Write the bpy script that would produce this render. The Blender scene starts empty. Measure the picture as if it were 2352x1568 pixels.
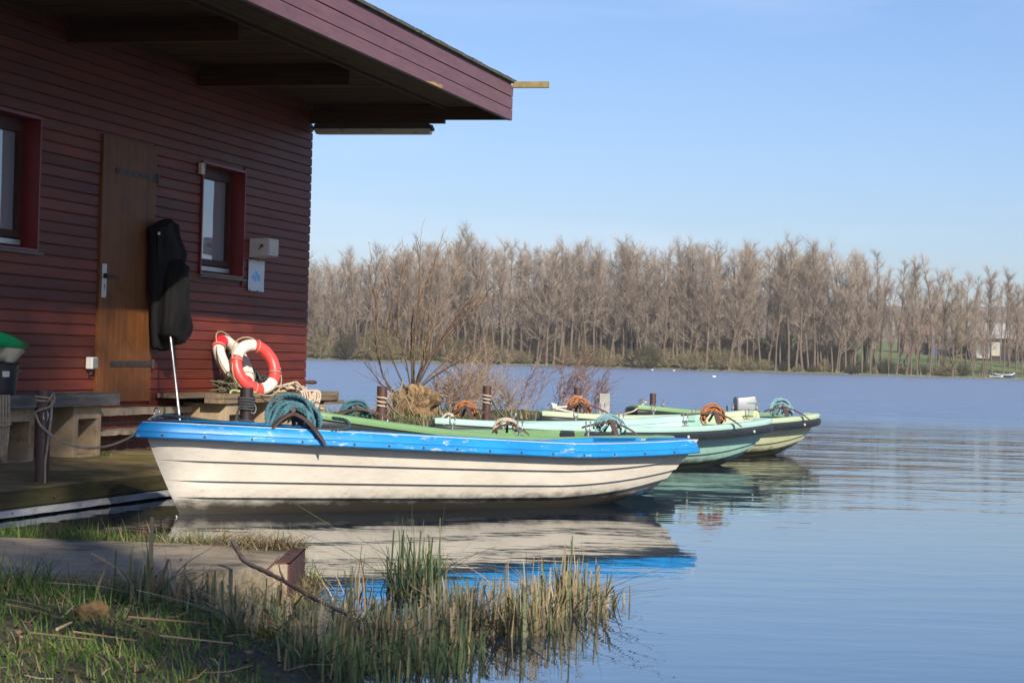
import bpy, math, random
import numpy as np
from mathutils import Vector, Matrix, noise
R_ = math.radians
rnd = random.Random(11)
scene = bpy.context.scene

# ------------------------------------------------------------------ camera
FPX = 4900.0                       # focal length in pixels of a 2352 px wide picture
CAM = Vector((0, 0, 1.02))
ROT = (Matrix.Rotation(math.pi / 2 + math.atan(39.3 / FPX), 3, 'X') @ Matrix.Rotation(R_(1.63), 3, 'Z'))
cd = bpy.data.cameras.new('camera')
cam = bpy.data.objects.new('camera', cd)
scene.collection.objects.link(cam)
cam.matrix_world = Matrix.Translation(CAM) @ ROT.to_4x4()
cd.sensor_width = 36
cd.lens = 36 * FPX / 2352
cd.clip_start = 0.1
cd.clip_end = 12000
cd.dof.use_dof = True
cd.dof.focus_distance = 16
cd.dof.aperture_fstop = 16
scene.camera = cam

# ------------------------------------------------------------------ sky and sun
SUN_AZ, SUN_EL = R_(23), R_(31)    # azimuth from -Y towards +X (the sun stands behind the photographer's right shoulder)
to_sun = Vector((math.sin(SUN_AZ) * math.cos(SUN_EL), -math.cos(SUN_AZ) * math.cos(SUN_EL), math.sin(SUN_EL)))
world = bpy.data.worlds.new('World')
scene.world = world
world.use_nodes = True
wn = world.node_tree.nodes
wl_ = world.node_tree.links
bg = wn['Background']
sky = wn.new('ShaderNodeTexSky')
sky.sky_type = 'NISHITA'
sky.sun_disc = False
sky.sun_elevation = SUN_EL
sky.sun_rotation = math.pi - SUN_AZ
sky.air_density = 1.0
sky.dust_density = 0.8
sky.ozone_density = 6.0
wb = wn.new('ShaderNodeMix'); wb.data_type = 'RGBA'; wb.blend_type = 'MULTIPLY'; wb.inputs[0].default_value = 1   # white balance of the sky
wb.inputs[7].default_value = (1.0, .945, 1.03, 1)
wl_.new(sky.outputs[0], wb.inputs[6])
tcw = wn.new('ShaderNodeTexCoord'); mpw = wn.new('ShaderNodeMapping'); mpw.inputs['Scale'].default_value = (2.2, 2.2, 17); mpw.inputs['Rotation'].default_value = (0, R_(7), 0)
cir = wn.new('ShaderNodeTexNoise'); cir.inputs['Scale'].default_value = 1.6; cir.inputs['Detail'].default_value = 6; cir.inputs['Distortion'].default_value = .5
crr = wn.new('ShaderNodeMapRange'); crr.inputs['From Min'].default_value = .50; crr.inputs['From Max'].default_value = .80; crr.inputs['To Max'].default_value = .22   # faint cirrus veils
wl_.new(tcw.outputs['Generated'], mpw.inputs[0]); wl_.new(mpw.outputs[0], cir.inputs[0]); wl_.new(cir.outputs[0], crr.inputs[0])
cm = wn.new('ShaderNodeMix'); cm.data_type = 'RGBA'; cm.inputs[7].default_value = (7.5, 8.2, 9.6, 1)
wl_.new(crr.outputs[0], cm.inputs[0]); wl_.new(wb.outputs[2], cm.inputs[6]); wl_.new(cm.outputs[2], bg.inputs[0])
bg.inputs[1].default_value = 0.092
sd = bpy.data.lights.new('sun', 'SUN')
sd.energy = 5.0
sd.angle = R_(0.55)
sd.color = (1.0, 0.92, 0.80)
so = bpy.data.objects.new('sun', sd)
scene.collection.objects.link(so)
so.rotation_euler = to_sun.to_track_quat('Z', 'Y').to_euler()
scene.view_settings.view_transform = 'Standard'
scene.view_settings.look = 'None'
scene.view_settings.exposure = 0.55
scene.view_settings.gamma = 1
scene.cycles.caustics_reflective = False
scene.cycles.caustics_refractive = False

# ------------------------------------------------------------------ helpers
def ray(px, py):
    return ROT @ Vector(((px - 1176) / FPX, -(py - 784) / FPX, -1.0))
def aty(px, py, Y):
    d = ray(px, py); return CAM + d * (Y / d.y)
def atz(px, py, z):
    d = ray(px, py); return CAM + d * ((z - CAM.z) / d.z)

def tag(o, label=None, cat=None, group=None, kind=None):
    if label: o['label'] = label
    if cat: o['category'] = cat
    if group: o['group'] = group
    if kind: o['kind'] = kind
    return o
def empty(name, loc=(0, 0, 0), rz=0.0):
    o = bpy.data.objects.new(name, None)
    scene.collection.objects.link(o)
    o.location = loc; o.rotation_euler = (0, 0, rz); o.empty_display_size = .1
    return o
def children(o): return [c for c in bpy.data.objects if c.parent is o]
def copy_tree(o, kids, parent=None):
    c = o.copy(); scene.collection.objects.link(c); c.parent = parent
    for k in kids:
        d = k.copy(); scene.collection.objects.link(d); d.parent = c
    return c

class MB:
    """collects geometry and links it as ONE mesh object"""
    def __init__(s): s.v = []; s.f = []; s.m = []
    def add(s, vs, fs, mi=0):
        b = len(s.v); s.v.extend([tuple(p) for p in vs])
        s.f.extend([tuple(b + i for i in f) for f in fs]); s.m.extend([mi] * len(fs))
    def box(s, x0, x1, y0, y1, z0, z1, mi=0, bv=0.0):
        if bv <= 0:
            vs = [(x, y, z) for z in (z0, z1) for y in (y0, y1) for x in (x0, x1)]
            s.add(vs, [(0, 2, 3, 1), (4, 5, 7, 6), (0, 1, 5, 4), (2, 6, 7, 3), (0, 4, 6, 2), (1, 3, 7, 5)], mi)
        else:
            import bmesh
            bm = bmesh.new(); bmesh.ops.create_cube(bm, size=1)
            for v in bm.verts:
                v.co = Vector(((x0 + x1) / 2 + v.co.x * (x1 - x0), (y0 + y1) / 2 + v.co.y * (y1 - y0), (z0 + z1) / 2 + v.co.z * (z1 - z0)))
            bmesh.ops.bevel(bm, geom=bm.edges[:], offset=bv, segments=2, affect='EDGES', profile=.5)
            s.bm(bm, mi)
    def bm(s, bm, mi=0):
        bm.verts.index_update()
        s.add([v.co[:] for v in bm.verts], [[v.index for v in f.verts] for f in bm.faces], mi); bm.free()
    def tube(s, pts, rad, n=8, mi=0, caps=True, closed=False):
        pts = [Vector(p) for p in pts]; k = len(pts)
        if not hasattr(rad, '__len__'): rad = [rad] * k
        up = None; rings = []
        for i in range(k):
            a = pts[i - 1] if (i > 0 or closed) else pts[i]
            b = pts[(i + 1) % k] if (i < k - 1 or closed) else pts[i]
            t = (b - a)
            t = t.normalized() if t.length > 1e-9 else Vector((0, 0, 1))
            if up is None:
                up = t.orthogonal().normalized()
            else:
                up = (up - t * up.dot(t))
                up = up.normalized() if up.length > 1e-6 else t.orthogonal().normalized()
            w = t.cross(up)
            rings.append([pts[i] + (up * math.cos(2 * math.pi * j / n) + w * math.sin(2 * math.pi * j / n)) * rad[i] for j in range(n)])
        vs = [p for r in rings for p in r]; fs = []
        for i in range(k if closed else k - 1):
            i2 = (i + 1) % k
            for j in range(n):
                j2 = (j + 1) % n
                fs.append((i * n + j, i * n + j2, i2 * n + j2, i2 * n + j))
        if caps and not closed:
            fs.append(tuple(range(n - 1, -1, -1))); fs.append(tuple((k - 1) * n + j for j in range(n)))
        s.add(vs, fs, mi)
    def rope(s, pts, r, mi=0, pitch=6.0, n=5):
        """three twisted strands along a path"""
        pts = resample(pts, max(r * 1.1, .004))
        k = len(pts); up = None; L = 0; st = [[], [], []]
        for i in range(k):
            t = (pts[min(i + 1, k - 1)] - pts[max(i - 1, 0)]).normalized()
            if up is None: up = t.orthogonal().normalized()
            else:
                up = up - t * up.dot(t); up = up.normalized() if up.length > 1e-6 else t.orthogonal().normalized()
            w = t.cross(up)
            if i: L += (pts[i] - pts[i - 1]).length
            for q in range(3):
                a = 2 * math.pi * (q / 3 + L / (pitch * r))
                st[q].append(pts[i] + (up * math.cos(a) + w * math.sin(a)) * r * .5)
        for q in st: s.tube(q, r * .56, n, mi)
    def lathe(s, prof, n=24, mi=0, c=(0, 0, 0)):
        vs = []; fs = []
        for r, z in prof:
            for j in range(n):
                a = 2 * math.pi * j / n; vs.append((c[0] + r * math.cos(a), c[1] + r * math.sin(a), c[2] + z))
        for i in range(len(prof) - 1):
            for j in range(n):
                j2 = (j + 1) % n; fs.append((i * n + j, i * n + j2, (i + 1) * n + j2, (i + 1) * n + j))
        s.add(vs, fs, mi)
    def prism(s, poly, axis, a0, a1, mi=0):
        """poly of 2-D points extruded along axis (0 x, 1 y, 2 z)"""
        def P(u, v, w): return [(w, u, v), (u, w, v), (u, v, w)][axis]
        n = len(poly)
        vs = [P(u, v, a0) for u, v in poly] + [P(u, v, a1) for u, v in poly]
        fs = [tuple(range(n))[::-1], tuple(range(n, 2 * n))] + [(i, (i + 1) % n, n + (i + 1) % n, n + i) for i in range(n)]
        s.add(vs, fs, mi)
    def build(s, name, mats, parent=None, smooth=None, fix=True):
        me = bpy.data.meshes.new(name)
        me.from_pydata(s.v, [], s.f)
        if not isinstance(mats, (list, tuple)): mats = [mats]
        for m in mats: me.materials.append(m)
        if len(mats) > 1: me.polygons.foreach_set('material_index', s.m)
        if fix:
            import bmesh
            bm = bmesh.new(); bm.from_mesh(me); bmesh.ops.recalc_face_normals(bm, faces=bm.faces[:]); bm.to_mesh(me); bm.free()
        if smooth is not None:
            me.shade_smooth()
            if smooth < 179: me.set_sharp_from_angle(angle=R_(smooth))
        me.update()
        o = bpy.data.objects.new(name, me); scene.collection.objects.link(o)
        if parent is not None: o.parent = parent
        return o

def resample(pts, step):
    pts = [Vector(p) for p in pts]
    # Catmull-Rom, then even spacing
    q = []
    for i in range(len(pts) - 1):
        p0 = pts[max(i - 1, 0)]; p1 = pts[i]; p2 = pts[i + 1]; p3 = pts[min(i + 2, len(pts) - 1)]
        m = max(2, int((p2 - p1).length / step) + 1); m = min(m, 60)
        for j in range(m):
            t = j / m
            q.append(.5 * ((2 * p1) + (-p0 + p2) * t + (2 * p0 - 5 * p1 + 4 * p2 - p3) * t * t + (-p0 + 3 * p1 - 3 * p2 + p3) * t ** 3))
    q.append(pts[-1])
    out = [q[0]]
    for p in q[1:]:
        if (p - out[-1]).length >= step * .8: out.append(p)
    return out

# ------------------------------------------------------------------ materials
def newmat(name):
    m = bpy.data.materials.new(name); m.use_nodes = True
    nt = m.node_tree
    return m, nt, nt.nodes, nt.links, nt.nodes['Principled BSDF']
def N(nt, typ, **kw):
    n = nt.nodes.new(typ)
    for k, v in kw.items():
        if k.startswith('i_'):
            key = k[2:]; key = int(key) if key.isdigit() else key.replace('_', ' ')
            n.inputs[key].default_value = v
        else: setattr(n, k, v)
    return n
def ramp(nt, stops, fac=None, interp='LINEAR'):
    r = nt.nodes.new('ShaderNodeValToRGB'); r.color_ramp.interpolation = interp
    e = r.color_ramp.elements
    while len(e) < len(stops): e.new(.5)
    for el, (p, c) in zip(e, stops):
        el.position = p; el.color = (c[0], c[1], c[2], 1) if hasattr(c, '__len__') else (c, c, c, 1)
    if fac is not None: nt.links.new(fac, r.inputs[0])
    return r
def mix(nt, a, b, fac, mode='MIX'):
    n = nt.nodes.new('ShaderNodeMix'); n.data_type = 'RGBA'; n.blend_type = mode
    for sock, val in ((n.inputs[6], a), (n.inputs[7], b)):
        if hasattr(val, 'is_linked'): nt.links.new(val, sock)
        else: sock.default_value = (*val, 1)
    if hasattr(fac, 'is_linked'): nt.links.new(fac, n.inputs[0])
    else: n.inputs[0].default_value = fac
    return n.outputs[2]
def coords(nt, scale=(1, 1, 1), rot=(0, 0, 0), kind='Object'):
    tc = nt.nodes.new('ShaderNodeTexCoord'); mp = nt.nodes.new('ShaderNodeMapping')
    mp.inputs['Scale'].default_value = scale; mp.inputs['Rotation'].default_value = rot
    nt.links.new(tc.outputs[kind], mp.inputs[0]); return mp.outputs[0]
def noi(nt, vec, scale, detail=4, rough=.6, dist=0.0):
    n = nt.nodes.new('ShaderNodeTexNoise'); n.inputs['Scale'].default_value = scale
    n.inputs['Detail'].default_value = detail; n.inputs['Roughness'].default_value = rough; n.inputs['Distortion'].default_value = dist
    nt.links.new(vec, n.inputs['Vector']); return n.outputs[0]
def bumpn(nt, h, dist, strength=1.0):
    b = nt.nodes.new('ShaderNodeBump'); b.inputs['Distance'].default_value = dist; b.inputs['Strength'].default_value = strength
    nt.links.new(h, b.inputs['Height']); return b.outputs[0]
def sc(c, k): return tuple(min(1, x * k) for x in c)

def pm(name, col, rough=.6, var=.25, scale=(6, 6, 6), metal=0.0, bump=.0, bscale=40, spec=.5, spots=None, grain=None):
    """plain painted / solid surface with mottling; spots=(colour, amount, scale) adds wear or dirt with a shape of its own"""
    m, nt, nd, lk, p = newmat(name)
    v = coords(nt, scale)
    f = noi(nt, v, 1.0, 5, .65)
    c = ramp(nt, [(.25, sc(col, 1 - var)), (.75, sc(col, 1 + var))], f).outputs[0]
    if grain:
        g = noi(nt, coords(nt, grain), 1.0, 6, .7, .6)
        c = mix(nt, c, sc(col, .45), ramp(nt, [(.48, 0), (.72, .75)], g).outputs[0])
    if spots:
        sp = noi(nt, coords(nt, (spots[2],) * 3 if not hasattr(spots[2], '__len__') else spots[2]), 1.0, 6, .7)
        a = spots[1]
        c = mix(nt, c, spots[0], ramp(nt, [(.72 - a * .4, 0), (.80 - a * .3, .9)], sp).outputs[0])
    lk.new(c, p.inputs['Base Color'])
    p.inputs['Roughness'].default_value = rough; p.inputs['Metallic'].default_value = metal
    p.inputs['Specular IOR Level'].default_value = spec
    if bump > 0:
        lk.new(bumpn(nt, noi(nt, coords(nt), bscale, 4, .6), bump), p.inputs['Normal'])
    return m

def island_mat(name, stops, rough=.7, trans=0.0, tip=None):
    """leafy or twiggy matter: every blade / twig / leaf has its own tint"""
    m, nt, nd, lk, p = newmat(name)
    g = nd.new('ShaderNodeNewGeometry')
    c = ramp(nt, stops, g.outputs['Random Per Island']).outputs[0]
    lk.new(c, p.inputs['Base Color']); p.inputs['Roughness'].default_value = rough
    p.inputs['Specular IOR Level'].default_value = .25
    if trans > 0:
        t = nd.new('ShaderNodeBsdfTranslucent'); lk.new(c, t.inputs[0])
        ms = nd.new('ShaderNodeMixShader'); ms.inputs[0].default_value = trans
        lk.new(p.outputs[0], ms.inputs[1]); lk.new(t.outputs[0], ms.inputs[2])
        lk.new(ms.outputs[0], nd['Material Output'].inputs[0])
    return m

def wood(name, col, dark, axis='y', rough=.75, wear=None, k=1.0):
    m, nt, nd, lk, p = newmat(name)
    s = {'x': (1.2, 22, 22), 'y': (22, 1.2, 22), 'z': (22, 22, 1.2)}[axis]; s = tuple(q * k for q in s)
    v = coords(nt, s)
    g = noi(nt, v, 1.5, 6, .65, .8)
    c = ramp(nt, [(.3, dark), (.62, col), (.85, sc(col, 1.3))], g).outputs[0]
    if wear:
        w = noi(nt, coords(nt, (3, 3, 3)), 1.5, 6, .7)
        c = mix(nt, c, wear, ramp(nt, [(.48, 0), (.68, .8)], w).outputs[0])
    lk.new(c, p.inputs['Base Color']); p.inputs['Roughness'].default_value = rough; p.inputs['Specular IOR Level'].default_value = .18
    lk.new(bumpn(nt, g, .004), p.inputs['Normal'])
    return m
# ------------------------------------------------------------------ the setting: lake, banks, far shore
def water_material():
    m, nt, nd, lk, p = newmat('lake_water')
    p.inputs['Base Color'].default_value = (.010, .022, .030, 1)
    p.inputs['Roughness'].default_value = .015
    p.inputs['IOR'].default_value = 1.333
    p.inputs['Specular IOR Level'].default_value = .5
    tc = nd.new('ShaderNodeTexCoord')
    sp = nd.new('ShaderNodeSeparateXYZ'); lk.new(tc.outputs['Object'], sp.inputs[0])
    # sheltered by the bank: ripples grow with the distance from it
    far = nd.new('ShaderNodeMapRange'); far.interpolation_type = 'SMOOTHSTEP'
    far.inputs['From Min'].default_value = 11; far.inputs['From Max'].default_value = 46
    far.inputs['To Min'].default_value = .0; far.inputs['To Max'].default_value = 1
    lk.new(sp.outputs[1], far.inputs[0])
    def layer(scale, amp_near, amp_far, detail, rot):
        mp = nd.new('ShaderNodeMapping'); mp.inputs['Scale'].default_value = scale; mp.inputs['Rotation'].default_value = (0, 0, R_(rot))
        lk.new(tc.outputs['Object'], mp.inputs[0])
        n = noi(nt, mp.outputs[0], 1.0, detail, .5, .3)
        a = nd.new('ShaderNodeMapRange'); a.inputs['To Min'].default_value = amp_near; a.inputs['To Max'].default_value = amp_far
        lk.new(far.outputs[0], a.inputs[0])
        mu = nd.new('ShaderNodeMath'); mu.operation = 'MULTIPLY'; lk.new(n, mu.inputs[0]); lk.new(a.outputs[0], mu.inputs[1])
        return mu.outputs[0]
    h = None
    for args in (((.20, .62, 1), .0020, .085, 1, 6), ((.7, 1.7, 1), .0028, .050, 2, 12), ((2.0, 4.6, 1), .0014, .014, 2, -8), ((6, 13, 1), .00025, .003, 2, 20)):
        l = layer(*args)
        if h is None: h = l
        else:
            ad = nd.new('ShaderNodeMath'); lk.new(h, ad.inputs[0]); lk.new(l, ad.inputs[1]); h = ad.outputs[0]
    nb = bumpn(nt, h, 1.0)
    df = nd.new('ShaderNodeBsdfDiffuse'); df.inputs[0].default_value = (.010, .028, .050, 1)
    gl = nd.new('ShaderNodeBsdfGlossy'); ro = nd.new('ShaderNodeMapRange'); ro.interpolation_type = 'SMOOTHSTEP'; ro.inputs['From Min'].default_value = 24; ro.inputs['From Max'].default_value = 56; ro.inputs['To Min'].default_value = .012; ro.inputs['To Max'].default_value = .30; lk.new(sp.outputs[1], ro.inputs[0]); lk.new(ro.outputs[0], gl.inputs['Roughness']); lk.new(nb, gl.inputs['Normal'])
    fr = nd.new('ShaderNodeFresnel'); fr.inputs[0].default_value = 1.333; lk.new(nb, fr.inputs['Normal'])
    pw = nd.new('ShaderNodeMath'); pw.operation = 'POWER'; pw.inputs[1].default_value = .48; lk.new(fr.outputs[0], pw.inputs[0])
    ms = nd.new('ShaderNodeMixShader'); lk.new(pw.outputs[0], ms.inputs[0]); lk.new(df.outputs[0], ms.inputs[1]); lk.new(gl.outputs[0], ms.inputs[2])
    lk.new(ms.outputs[0], nd['Material Output'].inputs[0])
    return m
b = MB(); b.add([(-3000, -60, 0), (3000, -60, 0), (3000, 600, 0), (-3000, 600, 0)], [(0, 1, 2, 3)])
tag(b.build('lake_water', water_material(), fix=False), kind='structure')

LAND = [(-14, 10.3), (-2.6, 10.3), (-1.25, 10.0), (-.80, 9.55), (-.80, 8.55), (-.92, 8.25), (-.72, 7.7), (-.55, 7.0), (-.5, 6.3), (-.2, 5.4), (.6, 4.2), (2.5, 3), (6, 2), (14, 1.6), (14, -40), (-14, -40)]
def sdist(x, y):
    inside = False; d = 1e9; n = len(LAND)
    for i in range(n):
        x0, y0 = LAND[i]; x1, y1 = LAND[(i + 1) % n]
        if (y0 > y) != (y1 > y) and x < (x1 - x0) * (y - y0) / (y1 - y0) + x0: inside = not inside
        dx, dy = x1 - x0, y1 - y0
        t = max(0, min(1, ((x - x0) * dx + (y - y0) * dy) / (dx * dx + dy * dy)))
        d = min(d, math.hypot(x - x0 - t * dx, y - y0 - t * dy))
    return d if inside else -d
def bank_z(x, y):
    d = sdist(x, y)
    z = (.15 * (1 - math.exp(-d / .38)) if d > 0 else max(-.35, .42 * d))
    return z - .014 * max(0, min(1, (y - 7.4) / .5)) * (1 if y < 8.6 else max(0, (9.4 - y) / .8)) + .022 * noise.noise(Vector((x * 2.3, y * 2.3, 3))) * min(1, abs(d) * 4) + .012 * noise.noise(Vector((x * 9, y * 9, 1)))
def mud_material():
    m, nt, nd, lk, p = newmat('bank_soil')
    v = coords(nt)
    a = noi(nt, v, 2.2, 6, .65); b_ = noi(nt, v, 22, 5, .7)
    c = ramp(nt, [(.30, (.030, .024, .014)), (.5, (.055, .048, .022)), (.7, (.055, .075, .020))], a).outputs[0]
    c = mix(nt, c, (.10, .075, .045), ramp(nt, [(.60, 0), (.75, .8)], b_).outputs[0])
    lk.new(c, p.inputs['Base Color']); p.inputs['Roughness'].default_value = .8
    ft = noi(nt, v, 70, 5, .7)
    c = mix(nt, c, (.012, .009, .006), ramp(nt, [(.50, 0), (.62, .8)], ft).outputs[0]); lk.new(c, p.inputs['Base Color'])
    lk.new(bumpn(nt, b_, .03), p.inputs['Normal'])
    return m
M = {}
M['soil'] = mud_material()
def grid(x0, x1, y0, y1, s, zf):
    nx = int((x1 - x0) / s) + 1; ny = int((y1 - y0) / s) + 1
    vs = [(x0 + i * s, y0 + j * s, zf(x0 + i * s, y0 + j * s)) for j in range(ny) for i in range(nx)]
    fs = [(j * nx + i, j * nx + i + 1, (j + 1) * nx + i + 1, (j + 1) * nx + i) for j in range(ny - 1) for i in range(nx - 1)]
    return vs, fs
b = MB(); b.add(*grid(-3.4, .6, 4.6, 10.8, .028, lambda x, y: bank_z(x, y) + (.016 * noise.fractal(Vector((x * 13, y * 13, 4)), .9, 2.1, 4) if sdist(x, y) > -.05 else 0)))
tag(b.build('ground', M['soil'], fix=False, smooth=180), kind='structure')
b = MB(); b.add(*grid(-14, 14, -30, 4.3, .5, lambda x, y: bank_z(x, y) - (.004 if y > 4 else 0)))
b.add(*grid(-14, -3.4, 4.2, 11, .2, lambda x, y: bank_z(x, y) - .004)); b.add(*grid(-3.6, 14, 4.2, 4.7, .1, lambda x, y: bank_z(x, y) - .006))
tag(b.build('ground_behind', M['soil'], fix=False, smooth=180), kind='structure')

# concrete slipway beside the grass
def concrete(name, col, moss=None, moss_amt=.3, rough=.85, k=1.0, stain=(.09, .05, .03)):
    m, nt, nd, lk, p = newmat(name)
    v = coords(nt, (k, k, k))
    a = noi(nt, v, 1.6, 6, .65); f = noi(nt, v, 60, 4, .7); s = noi(nt, v, 5, 6, .7)
    c = ramp(nt, [(.3, sc(col, .62)), (.55, col), (.75, sc(col, 1.3))], a).outputs[0]
    c = mix(nt, c, stain, ramp(nt, [(.56, 0), (.74, .7)], s).outputs[0])
    c = mix(nt, c, sc(col, .35), ramp(nt, [(.62, 0), (.70, .6)], f).outputs[0])
    if moss:
        mo = noi(nt, coords(nt, (k * .9, k * .9, k * .9)), 2.3, 7, .72)
        c = mix(nt, c, moss, ramp(nt, [(.62 - moss_amt * .5, 0), (.74 - moss_amt * .4, .95)], mo).outputs[0])
    lk.new(c, p.inputs['Base Color']); p.inputs['Roughness'].default_value = rough; p.inputs['Specular IOR Level'].default_value = .3
    lk.new(bumpn(nt, f, .004), p.inputs['Normal'])
    return m
M['path'] = concrete('path_concrete', (.31, .25, .175), (.05, .045, .018), .22)
M['rust'] = pm('rusty_steel', (.075, .030, .018), .75, .5, (12, 12, 12), bump=.003, spots=((.16, .06, .025), .35, 9))
b = MB()
poly = [(-9, 7.9), (-1.75, 7.95), (-1.2, 8.18), (-.98, 8.5), (-.88, 8.62), (-.88, 9.28), (-1.04, 9.40), (-2.3, 9.47), (-9, 9.5)]
b.prism(poly, 2, -.25, .165)
tag(b.build('concrete_path', M['path']), kind='structure')
b = MB()
b.box(-.885, -.872, 8.62, 9.28, .02, .172, 0); b.box(-.93, -.872, 8.62, 9.28, .1655, .1725, 0)
o = b.build('steel_edge_angle', M['rust']); tag(o, 'rusty brown steel edge strip capping the end of the concrete path', 'edge strip')

# far shore: meadow rising behind the trees, and the wooded hills beyond it
def shore_y(x): return 364 + 6 * noise.noise(Vector((x * .012, 0, 5))) + 2.0 * noise.noise(Vector((x * .08, 0, 9))) + (6 if x > 70 else 0) * min(1, (x - 70) / 30 if x > 70 else 0)
def far_z(x, y):
    d = y - shore_y(x)
    if d < 0: return max(-1, d * .3)
    return .35 * (1 - math.exp(-d / 1.5)) + .085 * max(0, d - 6) ** .95 * (1 if d < 120 else 1) * .78 + .4 * noise.noise(Vector((x * .05, y * .05, 2))) * min(1, d / 15)
def meadow_material():
    m, nt, nd, lk, p = newmat('meadow_grass')
    v = coords(nt)
    a = noi(nt, v, .05, 6, .7); f = noi(nt, v, 1.2, 5, .7)
    c = ramp(nt, [(.35, (.085, .125, .028)), (.6, (.12, .16, .04)), (.75, (.19, .165, .075))], a).outputs[0]
    c = mix(nt, c, (.045, .06, .018), ramp(nt, [(.55, 0), (.7, .7)], f).outputs[0])
    lk.new(c, p.inputs['Base Color']); p.inputs['Roughness'].default_value = .9
    return m
b = MB(); b.add(*grid(-140, 260, 352, 520, 2.0, far_z))
tag(b.build('meadow', meadow_material(), fix=False, smooth=180), kind='structure')
def hill_material(name, c1, c2, s):
    m, nt, nd, lk, p = newmat(name)
    a = noi(nt, coords(nt, (1, .25, .35)), s, 8, .75); f = noi(nt, coords(nt, (1, .2, .25)), s * 9, 6, .75)
    c = ramp(nt, [(.35, c1), (.65, c2)], a).outputs[0]
    c = mix(nt, c, sc(c1, .5), ramp(nt, [(.5, 0), (.68, .75)], f).outputs[0])
    lk.new(c, p.inputs['Base Color']); p.inputs['Roughness'].default_value = 1
    return m
def hill(name, y0, depth, prof, mat_, x0, x1, nx, rough):
    b = MB(); ny = 26
    vs = []; 
    for j in range(ny):
        for i in range(nx):
            x = x0 + (x1 - x0) * i / (nx - 1); q = j / (ny - 1); y = y0 + depth * q
            h = prof(x) * math.sin(min(1, q * 1.25) * math.pi / 2)
            h += rough * noise.fractal(Vector((x * .05, y * .02, 4)), 1.0, 2.0, 5) * min(1, q * 4)
            vs.append((x, y, h - 2))
    fs = [(j * nx + i, j * nx + i + 1, (j + 1) * nx + i + 1, (j + 1) * nx + i) for j in range(ny - 1) for i in range(nx - 1)]
    b.add(vs, fs); return tag(b.build(name, mat_, fix=False), kind='structure')
hill('hills', 1150, 500, lambda x: 47 + 7 * math.sin(x * .006 + .5) + 5 * math.sin(x * .017), hill_material('far_wood_hill', (.13, .105, .11), (.17, .14, .14), .03), -900, 1500, 420, 3.2)
hill('hill_near', 520, 240, lambda x: 21 + 4 * math.sin(x * .013 + 1), hill_material('near_wood_hill', (.125, .098, .078), (.20, .16, .125), .09), -420, 620, 420, 2.2)

# ------------------------------------------------------------------ boathouse (local x out of the wall, y along it away from the camera)
TH = math.atan2(1289, 4900)
HO = Vector((-2.158, 22.308, 0))
HX = Vector((math.cos(TH), -math.sin(TH), 0)); HY = Vector((math.sin(TH), math.cos(TH), 0))
def W(x, y, z): return HO + HX * x + HY * y + Vector((0, 0, z))
house = empty('boathouse', HO, -TH)
tag(house, 'dark red weatherboarded boathouse with flat overhanging roof at the water edge', 'boathouse')

def siding_material():
    m, nt, nd, lk, p = newmat('red_siding')
    v = coords(nt, (3, 1.1, 26))
    g = noi(nt, v, 1.4, 6, .7, .5); big = noi(nt, coords(nt, (1, .8, 1.2)), 1.3, 4, .6)
    c = ramp(nt, [(.28, (.075, .015, .009)), (.55, (.155, .030, .015)), (.8, (.21, .045, .022))], g).outputs[0]
    c = mix(nt, c, (.095, .020, .016), ramp(nt, [(.42, 0), (.66, .8)], big).outputs[0])
    wv = noi(nt, coords(nt, (2, 3.2, 30)), 1.7, 7, .75, .4)
    c = mix(nt, c, (.15, .10, .09), ramp(nt, [(.64, 0), (.80, .55)], wv).outputs[0])
    gi = nd.new('ShaderNodeNewGeometry')                      # every board has aged a little differently
    c = mix(nt, c, ramp(nt, [(0, (.62, .62, .63)), (.5, (.92, .92, .92)), (1, (1.12, 1.1, 1.08))], gi.outputs['Random Per Island']).outputs[0], 1.0, 'MULTIPLY')
    lk.new(c, p.inputs['Base Color'])
    r = ramp(nt, [(.3, .42), (.7, .62)], g); lk.new(r.outputs[0], p.inputs['Roughness'])
    p.inputs['Specular IOR Level'].default_value = .22
    lk.new(bumpn(nt, g, .0025), p.inputs['Normal'])
    return m
M['siding'] = siding_material()
M['redpaint'] = pm('red_casing_paint', (.15, .012, .012), .45, .2, bump=.001)
M['frame'] = wood('brown_window_frame', (.055, .018, .014), (.03, .011, .009), 'z', .5)
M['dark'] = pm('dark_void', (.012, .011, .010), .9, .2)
OPEN = [(-7.12, -6.06, 1.735, 2.775), (-2.905, -1.855, 1.71, 2.748)]
DOOR = (-4.985, -3.918, .565, 2.775)
WB, WT, WEND = .52, 3.60, -9.6
b = MB()
# backing wall, solid between its openings
ycuts = sorted({WEND, 0, *[q for o_ in OPEN for q in o_[:2]]})
for y0, y1 in zip(ycuts, ycuts[1:]):
    ops = [o_ for o_ in OPEN if o_[0] <= y0 and o_[1] >= y1]
    spans = [(WB, WT)] if not ops else [(WB, ops[0][2]), (ops[0][3], WT)]
    for z0, z1 in spans: b.box(-.20, 0, y0, y1, z0, z1)
b.box(-5.2, -.2, -.16, -.0, .1, WT); b.box(-5.2, -.2, WEND, WEND + .16, .1, WT); b.box(-5.36, -5.2, WEND, 0, .1, WT)
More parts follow.
